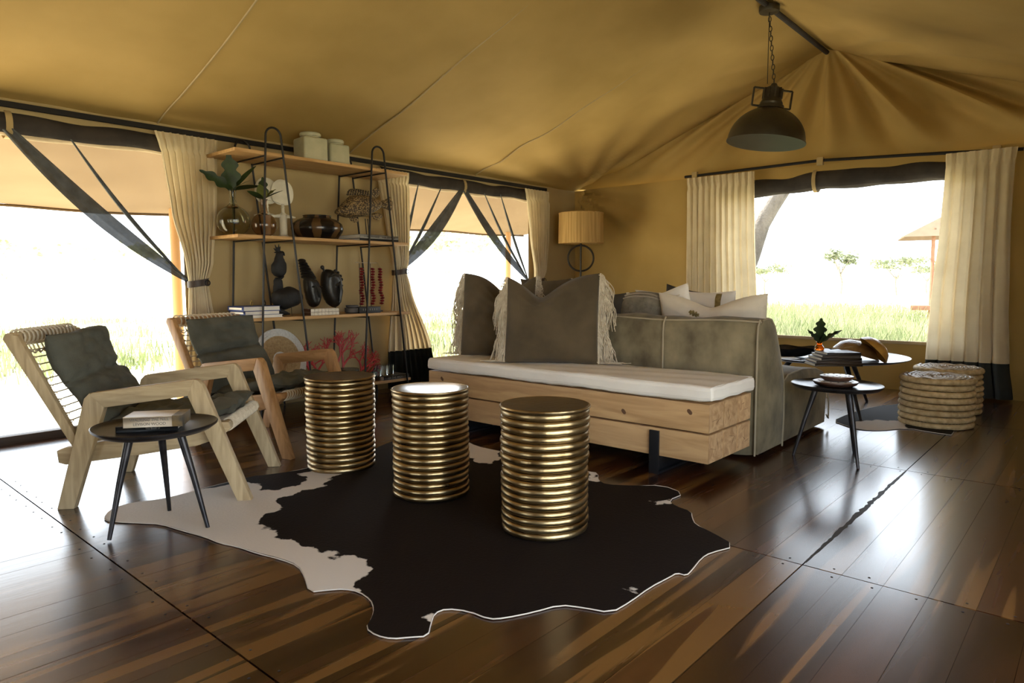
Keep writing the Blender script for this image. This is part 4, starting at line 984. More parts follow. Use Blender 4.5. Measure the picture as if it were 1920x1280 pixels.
def bowl(label, loc, r, rot, m):
    t = thing('tipped_bowl', label, 'bowl', loc, 0, 'tipped glazed bowls')
    pr = [(0.0, -r*0.62), (r*0.45, -r*0.56), (r*0.78, -r*0.36), (r*0.96, -r*0.08), (r, 0.0), (r*0.97, 0.0), (r*0.92, -r*0.08), (r*0.74, -r*0.33), (r*0.42, -r*0.51), (0.0, -r*0.57)]
    R0 = Matrix.Rotation(rot[2], 3, 'Z') @ Matrix.Rotation(rot[1], 3, 'Y') @ Matrix.Rotation(rot[0], 3, 'X')
    mb = MB().lathe(pr, 40, (0, 0, 0), rot=R0); lo = min(v[2] for v in mb.v); mb.v = [(a, b, c-lo) for a, b, c in mb.v]
    mb.build('shell', m, t); return t
bowl('brown textured bowl tipped upside down on the low round table', (5.55, 1.44, zb), 0.165, (PI+0.25, 0.15, 0), K['brown_shell'])
bowl('ochre yellow bowl leaning on its side on the low round table', (5.43, 1.295, zb), 0.125, (PI+0.75, 0.35, 0.2), K['ochre'])
tray = thing('oval_tray', 'long dark carved tray with a rippled rim on the low round table', 'tray', (5.48, 1.93, zb), math.radians(115))
def tr_(u, v):
    a = 2*PI*u; q = v; rx, ry = 0.26*q, 0.15*q; z = 0.012+0.065*q**3+0.006*q*math.sin(a*7)
    return (rx*math.cos(a), ry*math.sin(a), z)
MB().sheet(tr_, 60, 10).sheet(lambda u, v: tuple(Vector(tr_(u, v))-Vector((0, 0, 0.011))), 60, 10).build('dish', K['ebony'], tray)

# ------------------------------------------------------------------ woven drum stools
K['wicker'] = mat('pale_wicker', (0.44, 0.31, 0.145, 1), (0.66, 0.50, 0.27, 1), scale=30, rough=0.7, rand=0.1)
K['wicker_top'] = mat('woven_seat', (0.22, 0.16, 0.09, 1), (0.4, 0.31, 0.2, 1), scale=22, rough=0.5)
def wicker(label, loc, r, h, n, seed):
    t = thing('woven_stool', label, 'stool', loc, seed, 'woven cane drum stools'); st = h/n
    for k in range(n):
        rr = r*(0.955+0.045*math.sin(PI*k/(n-1)*0.9+0.6)); R_t = st*0.475; mb = MB(); NA = 120
        rr += 0.012 if k == n-1 else 0
        for i in range(NA):
            a = 2*PI*i/NA; rib = 1+0.06*math.cos(i*PI)
            for q in range(10):
                b = 2*PI*q/10; mb.v.append(((rr-R_t+R_t*rib*math.cos(b))*math.cos(a+0.03*math.sin(b)), (rr-R_t+R_t*rib*math.cos(b))*math.sin(a+0.03*math.sin(b)), st*(k+0.5)+R_t*rib*math.sin(b)))
        for i in range(NA):
            for q in range(10): mb.f.append((i*10+q, i*10+(q+1) % 10, ((i+1) % NA)*10+(q+1) % 10, ((i+1) % NA)*10+q))
        lo = min(v[2] for v in mb.v)
        if lo < 0: mb.v = [(x, y, max(0.0005, z)) for x, y, z in mb.v]
        mb.build('coil', K['wicker'], t, sharp=60)
    # plaited seat: rings of cane
    mb = MB()
    for q in range(7):
        rad = (r-0.035)*(1-q/7.3); mb.tube([(rad*math.cos(2*PI*i/48), rad*math.sin(2*PI*i/48), h-0.012+0.004*math.sin(i*PI/2+q)) for i in range(48)], 0.0165, 6, closed=True)
    mb.build('seat', K['wicker_top'], t); return t
wicker('woven cane drum stool in front, nearer the low round table', (5.50, 0.895, 0), 0.235, 0.345, 8, 0.2)
wicker('woven cane drum stool behind, next to the dark curtain hem', (6.13, 0.93, 0), 0.235, 0.345, 8, 1.7)
#PART5
# ------------------------------------------------------------------ the shelf
K['pine'] = mat('shelf_pine', (0.42, 0.24, 0.09, 1), (0.54, 0.33, 0.14, 1), scale=5, stretch=(0.6, 6, 6), rough=0.55, distort=0.6)
K['iron'] = mat('black_iron', (0.014, 0.012, 0.011, 1), rough=0.5, metal=0.4)
SF, SB = 4.63, 5.06            # front and back of the boards
sh = thing('ladder_shelf', 'tall shelf unit of pale boards on black iron hairpin frames', 'shelf', (3.12, 4.84, 0))
def L_(x, y, z): return (x-3.12, y-4.84, z)
BZ = [1.938, 1.342, 0.745, 0.165]      # board tops
for z in BZ:
    MB().box(L_(3.125, (SF+SB)/2, z-0.0115), (1.545, SB-SF, 0.023)).build('board', K['pine'], sh, bevel=0.002)
for xa, xb, xt in ((2.475, 2.925, 2.64), (3.385, 3.865, 3.575)):
    for Y, ztop in ((SF-0.012, 2.112), (SB+0.012, 2.085)):
        pts = [L_(xa, Y, 0.002)]+[L_(xt-0.060, Y, ztop-0.062)]+[L_(xt-0.060*math.cos(a), Y, ztop-0.062+0.062*math.sin(a)) for a in [PI*k/12 for k in range(1, 12)]]+[L_(xt+0.060, Y, ztop-0.062), L_(xb, Y, 0.002)]
        MB().tube(pts, 0.008, 8).build('hairpin', K['iron'], sh)
    for z in BZ:
        f = (z-0.03)/(2.05-0.03)
        for X in (lerp(xa, xt-0.06, f), lerp(xb, xt+0.06, f)):
            MB().tube([L_(X, SF-0.012, z-0.030), L_(X, SB+0.012, z-0.030)], 0.006, 6).build('rung', K['iron'], sh)

def onY(x, y, Y): p = at(x, y, Y=Y); return float(p[0]), float(p[2])
# top board: two square ceramic jars with round lids
K['celadon'] = mat('celadon_glaze', (0.36, 0.35, 0.24, 1), (0.46, 0.44, 0.31, 1), scale=8, rough=0.35, bump=0.1, bscale=30)
def jar(label, X, w, h, Y=4.80):
    t = thing('ceramic_jar', label, 'jar', (X, Y, BZ[0]), math.radians(-6), 'square celadon jars')
    MB().box((0, 0, h/2), (w, w, h)).build('body', K['celadon'], t, bevel=0.022, bseg=4)
    MB().lathe([(w*0.36, h-0.002), (w*0.36, h+0.012), (w*0.40, h+0.014), (w*0.41, h+0.034), (w*0.37, h+0.042), (0, h+0.044)], 30).build('lid', K['celadon'], t); return t
jar('larger square celadon jar with round lid on the top board', 3.06, 0.20, 0.185); jar('smaller square celadon jar with round lid on the top board', 3.285, 0.175, 0.165)

# second board
K['glass'] = mat('clear_glass', (0.86, 0.88, 0.78, 1), (0.9, 0.92, 0.82, 1), rough=0.01, trans=1.0, ior=1.35)
K['glass_rose'] = mat('rose_glass', (0.80, 0.66, 0.55, 1), (0.84, 0.7, 0.6, 1), rough=0.01, trans=1.0, ior=1.35)
def bottle_vase(label, X, Y, r, neck, m, leaves):
    t = thing('glass_vase', label, 'vase', (X, Y, BZ[1]), 0, 'round glass bottle vases')
    pr = [(0.02, 0.0), (r*0.6, 0.004)]
    pr = [(r*math.sin(a)*1.0, r*0.96-r*0.96*math.cos(a)) for a in [0.35+k*(PI-0.75)/14 for k in range(15)]]
    z0 = pr[0][1]; pr = [(x, z-z0) for x, z in pr]; zn = pr[-1][1]
    o_ = pr+[(0.026, zn+0.02), (0.022, zn+neck*0.5), (0.023, zn+neck*0.9), (0.029, zn+neck)]
    i_ = [(max(0.0, x-0.003), z+0.002) for x, z in o_[::-1]]; i_[0] = (0.026, zn+neck); i_[-1] = (i_[-1][0], 0.004)
    MB().lathe([(0, 0)]+o_+i_+[(0, 0.004)], 40).build('bulb', m, t)
    top = zn+neck
    MB().tube([(0.004, 0.003, 0.03), (0.0, 0, top*0.6), (-0.002, 0, top+0.02)], [0.005, 0.004, 0.004], 6).build('stem', K['leaf_light'], t)
    for dr, L, w, mm, rl in leaves: leaf(t, (0, 0, top), dr, L, w, 3 if w > 0.09 else 0, K[mm], 0.12, rl)
    return t
bottle_vase('larger clear glass bottle vase with dark lobed leaves', 2.44, 4.86, 0.118, 0.12, K['glass'],
            [((-0.85, -0.3, 0.42), 0.33, 0.10, 'leaf', 1.2), ((-0.12, -0.1, 1.0), 0.30, 0.17, 'leaf', 0.2), ((0.55, -0.2, 0.75), 0.28, 0.05, 'leaf', 0.9), ((0.35, -0.4, 0.35), 0.16, 0.10, 'leaf_light', 0.3), ((0.9, -0.1, 0.3), 0.24, 0.07, 'leaf', 0.6)])
bottle_vase('smaller rose-tinted glass bottle vase with olive leaves', 2.615, 4.74, 0.092, 0.105, K['glass_rose'],
            [((-0.3, -0.2, 0.8), 0.13, 0.09, 'leaf_light', 0.2), ((0.5, -0.3, 0.6), 0.13, 0.10, 'leaf_light', 0.4), ((0.05, 0.1, 1), 0.19, 0.10, 'leaf', 0.3), ((0.9, 0.1, 0.55), 0.21, 0.02, 'leaf', 0.3), ((0.9, -0.2, -0.1), 0.16, 0.02, 'leaf', 0.3), ((-0.9, -0.2, 0.4), 0.16, 0.05, 'leaf', 0.7)])
K['chalk'] = mat('chalk_white', (0.62, 0.58, 0.47, 1), (0.74, 0.70, 0.58, 1), scale=12, rough=0.8, bump=0.2, bscale=40)
def doll(label, X, Y, s, seed):
    t = thing('disc_figure', label, 'figurine', (X, Y, BZ[1]), math.radians(-8), 'white disc-headed figures')
    MB().lathe([(0.040*s, 0), (0.041*s, 0.02*s), (0.032*s, 0.03*s), (0.030*s, 0.12*s), (0.034*s, 0.19*s), (0.022*s, 0.205*s), (0.014*s, 0.215*s), (0.013*s, 0.25*s), (0.017*s, 0.255*s), (0.013*s, 0.265*s), (0.013*s, 0.285*s)], 20).build('body', K['chalk'], t)
    MB().tube([(-0.105*s, 0, 0.178*s), (-0.05*s, 0, 0.183*s), (0, 0, 0.186*s), (0.05*s, 0, 0.183*s), (0.105*s, 0, 0.178*s)], [0.006*s, 0.014*s, 0.02*s, 0.014*s, 0.006*s], 10).build('arms', K['chalk'], t)
    out = smooth_loop([(0.0, 0.27), (0.075, 0.285), (0.10, 0.36), (0.085, 0.44), (0.03, 0.485), (-0.04, 0.485), (-0.09, 0.43), (-0.098, 0.35), (-0.07, 0.285)], 2)
    m = MB(); puff(m, [(x*s, z*s) for x, z in out], 0.016*s, 0.015, lambda u, v, h: (u, -h, v), 0.35); m.build('disc_head', K['chalk'], t)
    return t
doll('white disc-headed figurine standing behind the rose vase', 2.745, 4.93, 0.95, 1); doll('white disc-headed figurine standing nearest the striped bowl', 2.845, 4.87, 0.93, 2)
def stripe_mat():
    m = mat('striped_lacquer', (0.008, 0.007, 0.007, 1), rough=0.22); nt = m.node_tree; N = nt.nodes; L = nt.links; b = N['Principled BSDF']
    tc = N.new('ShaderNodeTexCoord'); sx = N.new('ShaderNodeSeparateXYZ'); L.new(tc.outputs['Object'], sx.inputs[0])
    an = N.new('ShaderNodeMath'); an.operation = 'ARCTAN2'; L.new(sx.outputs['Y'], an.inputs[0]); L.new(sx.outputs['X'], an.inputs[1])
    mu = N.new('ShaderNodeMath'); mu.operation = 'MULTIPLY'; mu.inputs[1].default_value = 7.0; L.new(an.outputs[0], mu.inputs[0])
    si = N.new('ShaderNodeMath'); si.operation = 'SINE'; L.new(mu.outputs[0], si.inputs[0])
    no = N.new('ShaderNodeTexNoise'); no.inputs['Scale'].default_value = 25; L.new(tc.outputs['Object'], no.inputs['Vector'])
    ad = N.new('ShaderNodeMath'); ad.operation = 'ADD'; L.new(si.outputs[0], ad.inputs[0]); L.new(no.outputs['Fac'], ad.inputs[1])
    cr = N.new('ShaderNodeValToRGB'); cr.color_ramp.elements[0].position = 0.78; cr.color_ramp.elements[1].position = 1.0
    cr.color_ramp.elements[0].color = (0.008, 0.007, 0.007, 1); cr.color_ramp.elements[1].color = (0.085, 0.045, 0.018, 1)
    L.new(ad.outputs[0], cr.inputs['Fac']); L.new(cr.outputs['Color'], b.inputs['Base Color']); return m
sb = thing('striped_bowl', 'squat black lacquer bowl with brown vertical stripes', 'bowl', (3.115, 4.82, BZ[1]), 0.3)
MB().lathe([(0.13, 0), (0.165, 0.02), (0.196, 0.06), (0.204, 0.09), (0.192, 0.125), (0.155, 0.155), (0.112, 0.17), (0.108, 0.18), (0.112, 0.19), (0.102, 0.19), (0.098, 0.17), (0.15, 0.145), (0.185, 0.09), (0.12, 0.012), (0, 0.01)], 56).build('pot', stripe_mat(), sb)
K['black_cov'] = cov('black_book', (0.014, 0.013, 0.014, 1)); K['pale_cov'] = cov('pale_book', (0.30, 0.29, 0.26, 1))
def shelf_book(label, x0, x1, Y, z, dep, hgt, cover, text=None, ink=None, ts=0.02, group=None):
    return book(label, ((x0+x1)/2, Y+dep/2, z), PI/2, dep, x1-x0, hgt, cover, text, ink, ts, group)
b1 = shelf_book('thin black book at the bottom of the pair under the fish', 3.40, 3.80, SF+0.02, BZ[1], 0.30, 0.020, K['black_cov'], group='books under the fish')
b2 = shelf_book('pale grey large book lying on the thin black book', 3.40, 3.80, SF+0.02, BZ[1]+0.0205, 0.30, 0.030, K['pale_cov'], None, None, 0.026, group='books under the fish')
m = MB(); rr_ = random.Random(4)
for k in range(34):
    if k in (9, 15, 16): continue
    m.box((-0.1507, -0.16+k*0.0096, 0.015), (0.001, 0.0028, rr_.uniform(0.008, 0.017)))
m.build('spine_print', K['black_cov'], b2)
fs = thing('fish_stand', 'black iron stand plate and rods holding the fish above the books', 'stand', (3.58, 4.80, BZ[1]+0.0515))
MB().box((0.03, 0, 0.005), (0.26, 0.12, 0.010)).build('plate', K['iron'], fs, bevel=0.002)
for dx in (0.0, 0.026): MB().tube([(dx, 0, 0.010), (dx-0.012, 0, 0.145)], 0.004, 6).build('rod', K['iron'], fs)
def scale_mat():
    m = mat('fish_scales', (0.10, 0.06, 0.025, 1), rough=0.6, bump=0.0); nt = m.node_tree; N = nt.nodes; L = nt.links; b = N['Principled BSDF']
    tc = N.new('ShaderNodeTexCoord'); vo = N.new('ShaderNodeTexVoronoi'); vo.inputs['Scale'].default_value = 85; L.new(tc.outputs['Object'], vo.inputs['Vector'])
    cr = N.new('ShaderNodeValToRGB'); cr.color_ramp.elements[0].position = 0.15; cr.color_ramp.elements[1].position = 0.62
    cr.color_ramp.elements[0].color = (0.38, 0.26, 0.11, 1); cr.color_ramp.elements[1].color = (0.045, 0.027, 0.014, 1)
    L.new(vo.outputs['Distance'], cr.inputs['Fac']); L.new(cr.outputs['Color'], b.inputs['Base Color'])
    bp = N.new('ShaderNodeBump'); bp.inputs['Strength'].default_value = 0.6; bp.inputs['Distance'].default_value = 0.004; bp.invert = True; L.new(vo.outputs['Distance'], bp.inputs['Height']); L.new(bp.outputs[0], b.inputs['Normal']); return m
K['scales'] = scale_mat()
FYp = 4.80; ZS = lambda q: [onY(540+x*0.1198, 330+y*0.1198, FYp) for x, y in q]
fcx, fcz = onY(690, 392, FYp)
fish = thing('fish_sculpture', 'carved scaly brown fish mounted above the books', 'sculpture', (fcx, FYp, fcz))
def fpart(name, q, th, pw=0.5, sm=2):
    m = MB(); puff(m, [(x-fcx, z-fcz) for x, z in smooth_loop(ZS(q), sm)], th, 0.016, lambda u, v, h: (u, -h, v), pw); return m.build(name, K['scales'], fish, sharp=70)
fpart('body', [(725, 560), (800, 480), (900, 370), (960, 310), (1060, 285), (1180, 290), (1290, 320), (1390, 370), (1450, 385), (1450, 500), (1390, 540), (1320, 590), (1220, 630), (1100, 640), (960, 655), (860, 645), (760, 600)], 0.062, 0.5)
fpart('dorsal_fin', [(905, 300), (915, 260), (960, 200), (1060, 195), (1150, 210), (1240, 240), (1290, 300), (1300, 340), (1150, 320), (1000, 320)], 0.010, 0.3, 1)
fpart('rear_fin', [(1320, 330), (1310, 220), (1370, 175), (1430, 200), (1445, 270), (1400, 330), (1350, 345)], 0.012, 0.3)
fpart('tail', [(1440, 390), (1530, 370), (1590, 310), (1640, 390), (1645, 470), (1610, 560), (1530, 510), (1440, 490)], 0.012, 0.3, 1)
fpart('anal_fin', [(1310, 590), (1400, 570), (1470, 590), (1480, 640), (1430, 690), (1350, 680), (1300, 640)], 0.012, 0.3)
fpart('belly_fin', [(950, 620), (1040, 620), (1115, 690), (1090, 730), (1010, 725), (960, 680)], 0.012, 0.3)
m = MB()
for k in range(9):
    a, b_ = ZS([(925+38*k, 300), (945+38*k, 205+ (6*abs(k-3)))]); m.tube([(a[0]-fcx, -0.010, a[1]-fcz), (b_[0]-fcx, -0.009, b_[1]-fcz)], 0.004, 5)
m.build('fin_rays', K['iron'], fish)
m = MB(); a = ZS([(850, 480)])[0]; m.ball((a[0]-fcx, -0.042, a[1]-fcz), 0.010, 10, 8); m.build('eye', K['iron'], fish)
a, b_ = ZS([(1160, 440), (1010, 540)]); MB().ball(((a[0]+b_[0])/2-fcx, -0.062, (a[1]+b_[1])/2-fcz), (0.055, 0.008, 0.018), 12, 8, Matrix.Rotation(-0.55, 3, 'Y')).build('side_fin', K['scales'], fish)

# third board
Z3 = BZ[2]
blue = cov('blue_book', (0.035, 0.055, 0.19, 1), 0.4); whitec = cov('white_book', (0.62, 0.60, 0.55, 1), 0.5)
zz = Z3
for i, (c, hh, x0, x1, lab, tx) in enumerate(((whitec, 0.022, 2.385, 2.70, 'thin white book at the bottom of the stack at the board end', None), (blue, 0.028, 2.40, 2.675, 'blue-spined book in the middle of the stack at the board end', 'SOUTHERN AFRICA'), (blue, 0.034, 2.39, 2.68, 'thicker blue-spined book on top of the stack at the board end', 'THE WILD LANDS'))):
    b = book(lab, ((x0+x1)/2, SF+0.15, zz), 0, x1-x0, 0.24, hh, c, None, None, 0.02, group='books at the end of the third board')
    MB().box(((x1-x0)*-0.5-0.0008, 0, hh/2), (0.0016, 0.19, hh*0.45)).build('spine_print', white_ink if c is blue else dim_ink, b)
    zz += hh+0.0005
K['gold'] = mat('gold_trinket', (0.55, 0.40, 0.14, 1), rough=0.3, metal=1.0)
for lab, X, m_ in (('small gold ring trinket on the stacked books', 2.50, K['gold']), ('tiny dark napkin ring on the stacked books', 2.60, K['iron'])):
    t = thing('trinket_ring', lab, 'trinket', (X, SF+0.12, zz), 0.5, 'ring trinkets on the books')
    MB().tube([(0.014*math.cos(a), 0, 0.018+0.014*math.sin(a)) for a in [2*PI*k/16 for k in range(16)]], 0.004, 6, closed=True).build('ring', m_, t)
    MB().ball((0, 0, 0.036), 0.006, 8, 6).build('bead', m_, t)
K['ebonywood'] = mat('black_carved_wood', (0.010, 0.009, 0.008, 1), (0.02, 0.017, 0.014, 1), scale=14, rough=0.38, bump=0.2, bscale=40)
K['ebonymatte'] = mat('black_matte_wood', (0.006, 0.006, 0.006, 1), (0.012, 0.011, 0.011, 1), scale=14, rough=0.7, bump=0.3, bscale=40)
BYp = 4.88; ZB = lambda q, Y=BYp: [onY(490+x*0.125, 450+y*0.125, Y) for x, y in q]
# cockatoo on a post
cx, cz = ZB([(250, 740)])[0]
ck = thing('cockatoo_carving', 'black carved cockatoo with raised crest perched on a post', 'sculpture', (cx, BYp, Z3))
def bp(par, c0, name, q, th, m_, pw=0.5, Y=BYp, sp=0.014, sm=2, yo=0.0):
    mb = MB(); puff(mb, [(x-c0, max(0.001, z-Z3)) for x, z in smooth_loop(ZB(q, Y), sm)], th, sp, lambda u, v, h: (u, -h+yo, v), pw); return mb.build(name, m_, par, sharp=70)
bp(ck, cx, 'bird_body', [(215, 200), (260, 160), (310, 160), (330, 200), (325, 270), (370, 340), (378, 430), (350, 530), (300, 570), (250, 560), (180, 530), (150, 450), (150, 370), (200, 300)], 0.042, K['ebonymatte'])
bp(ck, cx, 'bill', [(310, 150), (350, 190), (355, 240), (330, 230), (310, 210)], 0.014, K['ebonymatte'], sm=1)
for k, (x, y) in enumerate(((205, 70), (235, 105), (262, 62), (285, 95), (185, 120), (190, 185))):
    a, b_ = ZB([(265, 185), (x, y)]); MB().tube([(a[0]-cx, 0, a[1]-Z3), ((a[0]+b_[0])/2-cx-0.004, 0, (a[1]+b_[1])/2-Z3), (b_[0]-cx, 0, b_[1]-Z3)], [0.009, 0.008, 0.002], 6).build('crest_feather', K['ebonymatte'], ck)
bp(ck, cx, 'tail', [(300, 520), (350, 540), (330, 570), (290, 600), (270, 560)], 0.014, K['ebonymatte'], sm=1)
bp(ck, cx, 'post', [(180, 560), (310, 560), (335, 740), (330, 900), (200, 1140), (180, 1140), (185, 740)], 0.03, K['ebonymatte'], sm=1)
# plump round bird in front
c2, _ = ZB([(380, 850)], 4.76)[0]
rb = thing('round_bird_carving', 'plump round black bird carving at the foot of the cockatoo', 'sculpture', (c2, 4.76, Z3))
bp(rb, c2, 'bird_body', [(175, 860), (190, 770), (260, 740), (330, 720), (400, 690), (480, 705), (560, 760), (600, 830), (590, 920), (520, 990), (440, 1010), (360, 1050), (280, 1040), (210, 990), (180, 930)], 0.085, K['ebonymatte'], Y=4.76, sp=0.018)
bp(rb, c2, 'base', [(205, 1000), (300, 1020), (360, 1060), (430, 1100), (430, 1122), (190, 1130), (200, 1060)], 0.05, K['ebonymatte'], Y=4.76, sm=1)
MB().tube([ (ZB([(430, 1000)], 4.76)[0][0]-c2, -0.02, ZB([(430, 1000)], 4.76)[0][1]-Z3), (ZB([(436, 1115)], 4.76)[0][0]-c2, -0.02, 0.003)], 0.002, 5).build('leg', K['ebonymatte'], rb)
# two masks
MYp = 4.86
m1x, _ = ZB([(740, 760)], MYp)[0]
mk = thing('tall_mask', 'dark carved mask with a tall ringed headdress', 'mask', (m1x, MYp, Z3))
dz = 0.0
bp(mk, m1x, 'face', [(640, 560), (720, 550), (800, 570), (850, 640), (885, 760), (880, 880), (850, 980), (790, 1020), (720, 990), (680, 880), (650, 740)], 0.062, K['ebonywood'], Y=MYp)
p0, p1 = ZB([(612, 300), (735, 590)], MYp)
MB().tube([(p0[0]-m1x, 0.0, p0[1]-Z3), ((p0[0]+p1[0])/2-m1x, 0.0, (p0[1]+p1[1])/2-Z3), (p1[0]-m1x, 0.0, p1[1]-Z3)], [0.018, 0.034, 0.05], 14).build('headdress_core', K['ebonywood'], mk)
for k in range(7):
    y = 300+k*42; xl = 575+k*7; xr = 640+k*27
    p0, p1 = ZB([(xl, y+6), (xr, y+12)], MYp); cxm = (p0[0]+p1[0])/2; w = abs(p1[0]-p0[0])/2+0.006
    MB().ball((cxm-m1x, 0, (p0[1]+p1[1])/2-Z3), (w, 0.045+0.003*k, 0.0165), 16, 8, Matrix.Rotation(0.10, 3, 'Y')).build('headdress_ring', K['ebonywood'], mk)
q = ZB([(760, 660), (800, 740), (815, 860)], MYp)
MB().tube([(q[0][0]-m1x, -0.058, q[0][1]-Z3), (q[1][0]-m1x, -0.068, q[1][1]-Z3), (q[2][0]-m1x, -0.06, q[2][1]-Z3)], [0.008, 0.018, 0.010], 8).build('nose', K['ebonywood'], mk)
for (x, y) in ((725, 700), (830, 700)):
    a = ZB([(x, y)], MYp)[0]; MB().ball((a[0]-m1x, -0.058, a[1]-Z3), (0.018, 0.012, 0.008), 10, 6).build('eyelid', K['ebonywood'], mk)
a = ZB([(800, 930)], MYp)[0]; MB().ball((a[0]-m1x, -0.045, a[1]-Z3), (0.018, 0.008, 0.008), 10, 6).build('mouth', K['ebonywood'], mk)
m2x, _ = ZB([(1060, 760)], MYp)[0]
mk = thing('horned_mask', 'dark polished mask with a topknot and long nose', 'mask', (m2x, MYp, Z3))
bp(mk, m2x, 'face', [(930, 450), (1000, 430), (1090, 460), (1160, 520), (1195, 640), (1195, 780), (1180, 920), (1130, 1010), (1060, 1010), (990, 950), (940, 850), (910, 720), (905, 560)], 0.07, K['ebonywood'], Y=MYp)
a = ZB([(915, 408)], MYp)[0]; b_ = ZB([(955, 480)], MYp)[0]
MB().ball((a[0]-m2x, 0, a[1]-Z3), 0.017, 12, 8).tube([(a[0]-m2x, 0, a[1]-Z3), (b_[0]-m2x, 0, b_[1]-Z3)], 0.010, 8).build('topknot', K['ebonywood'], mk)
for (x, y) in ((1085, 462), (1130, 490), (1168, 540), (1185, 590)):
    a = ZB([(x, y)], MYp)[0]; MB().ball((a[0]-m2x, -0.02, a[1]-Z3), (0.012, 0.014, 0.014), 10, 6).build('brow_curl', K['ebonywood'], mk)
q = ZB([(1110, 620), (1105, 760), (1100, 930)], MYp)
MB().tube([(q[0][0]-m2x, -0.066, q[0][1]-Z3), (q[1][0]-m2x, -0.082, q[1][1]-Z3), (q[2][0]-m2x, -0.07, q[2][1]-Z3)], [0.009, 0.020, 0.014], 8).build('nose', K['ebonywood'], mk)
for q in ([(945, 560), (1020, 510), (1110, 520)], [(1010, 690), (1080, 660), (1160, 680)]):
    q = ZB(q, MYp); MB().tube([(x-m2x, -0.055-0.012*(i == 1), z-Z3) for i, (x, z) in enumerate(q)], [0.008, 0.014, 0.008], 8).build('brow', K['ebonywood'], mk)
# small stacked bone boxes, in front of the tall mask
K['bone'] = mat('bone_tiles', (0.55, 0.50, 0.40, 1), (0.68, 0.62, 0.51, 1), scale=40, rough=0.6)
p0, p1 = onY(576, 588, 4.70)[0], onY(629, 586, 4.70)[0]
for k, lab in enumerate(('lower pale bone-tiled box in front of the masks', 'upper pale bone-tiled box in front of the masks')):
    t = thing('bone_box', lab, 'box', ((p0+p1)/2, 4.71, Z3+k*0.0265), 0, 'stacked bone boxes'); w = p1-p0
    MB().box((0, 0, 0.0125), (w, 0.12, 0.025)).build('box_body', K['dish_wood'], t)
    for i in range(8):
        MB().box((-w/2+w/8*(i+0.5), -0.0605, 0.0125), (w/8-0.0015, 0.002, 0.0225)).build('bone_tile', K['bone'], t, bevel=0.0005)
        MB().box((-w/2+w/8*(i+0.5), 0, 0.0255), (w/8-0.0015, 0.118, 0.002)).build('bone_tile', K['bone'], t, bevel=0.0005)
# grey bowls
K['greyclay'] = mat('grey_clay', (0.06, 0.055, 0.052, 1), (0.1, 0.09, 0.085, 1), scale=12, rough=0.6)
gx = onY(662, 580, 4.75)[0]
for k, (r_, h_, lab) in enumerate(((0.062, 0.045, 'grey clay pot beside the red beads'), (0.052, 0.022, 'shallow dark dish resting on the grey clay pot'))):
    t = thing('clay_dish', lab, 'dish', (gx, 4.76, Z3+k*0.0455), 0, 'clay dishes beside the beads')
    MB().lathe([(r_*0.8, 0), (r_, h_*0.25), (r_, h_*0.8), (r_*1.04, h_), (r_*0.96, h_), (r_*0.92, h_*0.3), (0, h_*0.25)], 30).build('dish_body', K['greyclay'], t)
# lettered black box and the bead stand
lx0, lx1 = onY(674, 585, 4.68)[0], onY(714, 583, 4.68)[0]
t = thing('lettered_box', 'small black box with faint lettering under the bead stand', 'box', ((lx0+lx1)/2, 4.74, Z3), 0)
MB().box((0, 0, 0.026), (lx1-lx0, 0.12, 0.052)).build('box_body', K['black_cov'], t, bevel=0.003)
m = MB()
for k in range(7): m.box((-0.07+k*0.023, -0.0602, 0.030), (0.006, 0.001, 0.016))
m.build('box_print', dim_ink, t)
K['beads'] = mat('oxblood_beads', (0.13, 0.006, 0.010, 1), (0.2, 0.012, 0.018, 1), scale=12, rough=0.3)
nx_ = -0.03+(onY(675, 480, 4.86)[0]+onY(715, 480, 4.86)[0])/2
ns = thing('bead_stand', 'clear rod stand displaying hanging strings of red beads', 'stand', (nx_, 4.87, Z3), 0)
K['wire'] = mat('pale_wire', (0.45, 0.4, 0.32, 1), rough=0.4, metal=0.6)
MB().box((0, 0, 0.006), (0.24, 0.10, 0.012)).build('base', K['iron'], ns, bevel=0.002)
xw = [ -0.115, 0.0, 0.08]
for X in (-0.07, 0.045): MB().tube([(X, 0.02, 0.01), (X, 0.02, 0.42)], 0.003, 6).build('post', K['iron'], ns)
MB().tube([(-0.125, 0.0, 0.425), (0.095, 0.0, 0.425)], 0.003, 6).build('cross_rod', K['wire'], ns)
for k, X in enumerate(xw):
    t = thing('bead_string', 'string of flattened red beads, %s of three on the stand' % ('nearest the masks', 'middle', 'nearest the curtain')[k], 'beads', (nx_+X, 4.80, Z3), 0, 'red bead strings')
    MB().tube([(0, 0.062, 0.431), (0, 0.03, 0.425), (0, 0, 0.38)], 0.0012, 5).build('thread', K['wire'], t)
    bm_ = MB().lathe([(0.004, -0.011), (0.018, -0.005), (0.0215, 0.0), (0.018, 0.005), (0.004, 0.011)], 12).mesh('bead', K['beads'])
    for q in range(14): instance('bead', bm_, t, (0.006*math.sin(q*1.3)+(0.018*(q/13)**2 if k == 2 else 0), 0.004*math.sin(q), 0.37-q*0.0228+0.0), (0.1*math.sin(q), 0.12*math.cos(q*2), 0))

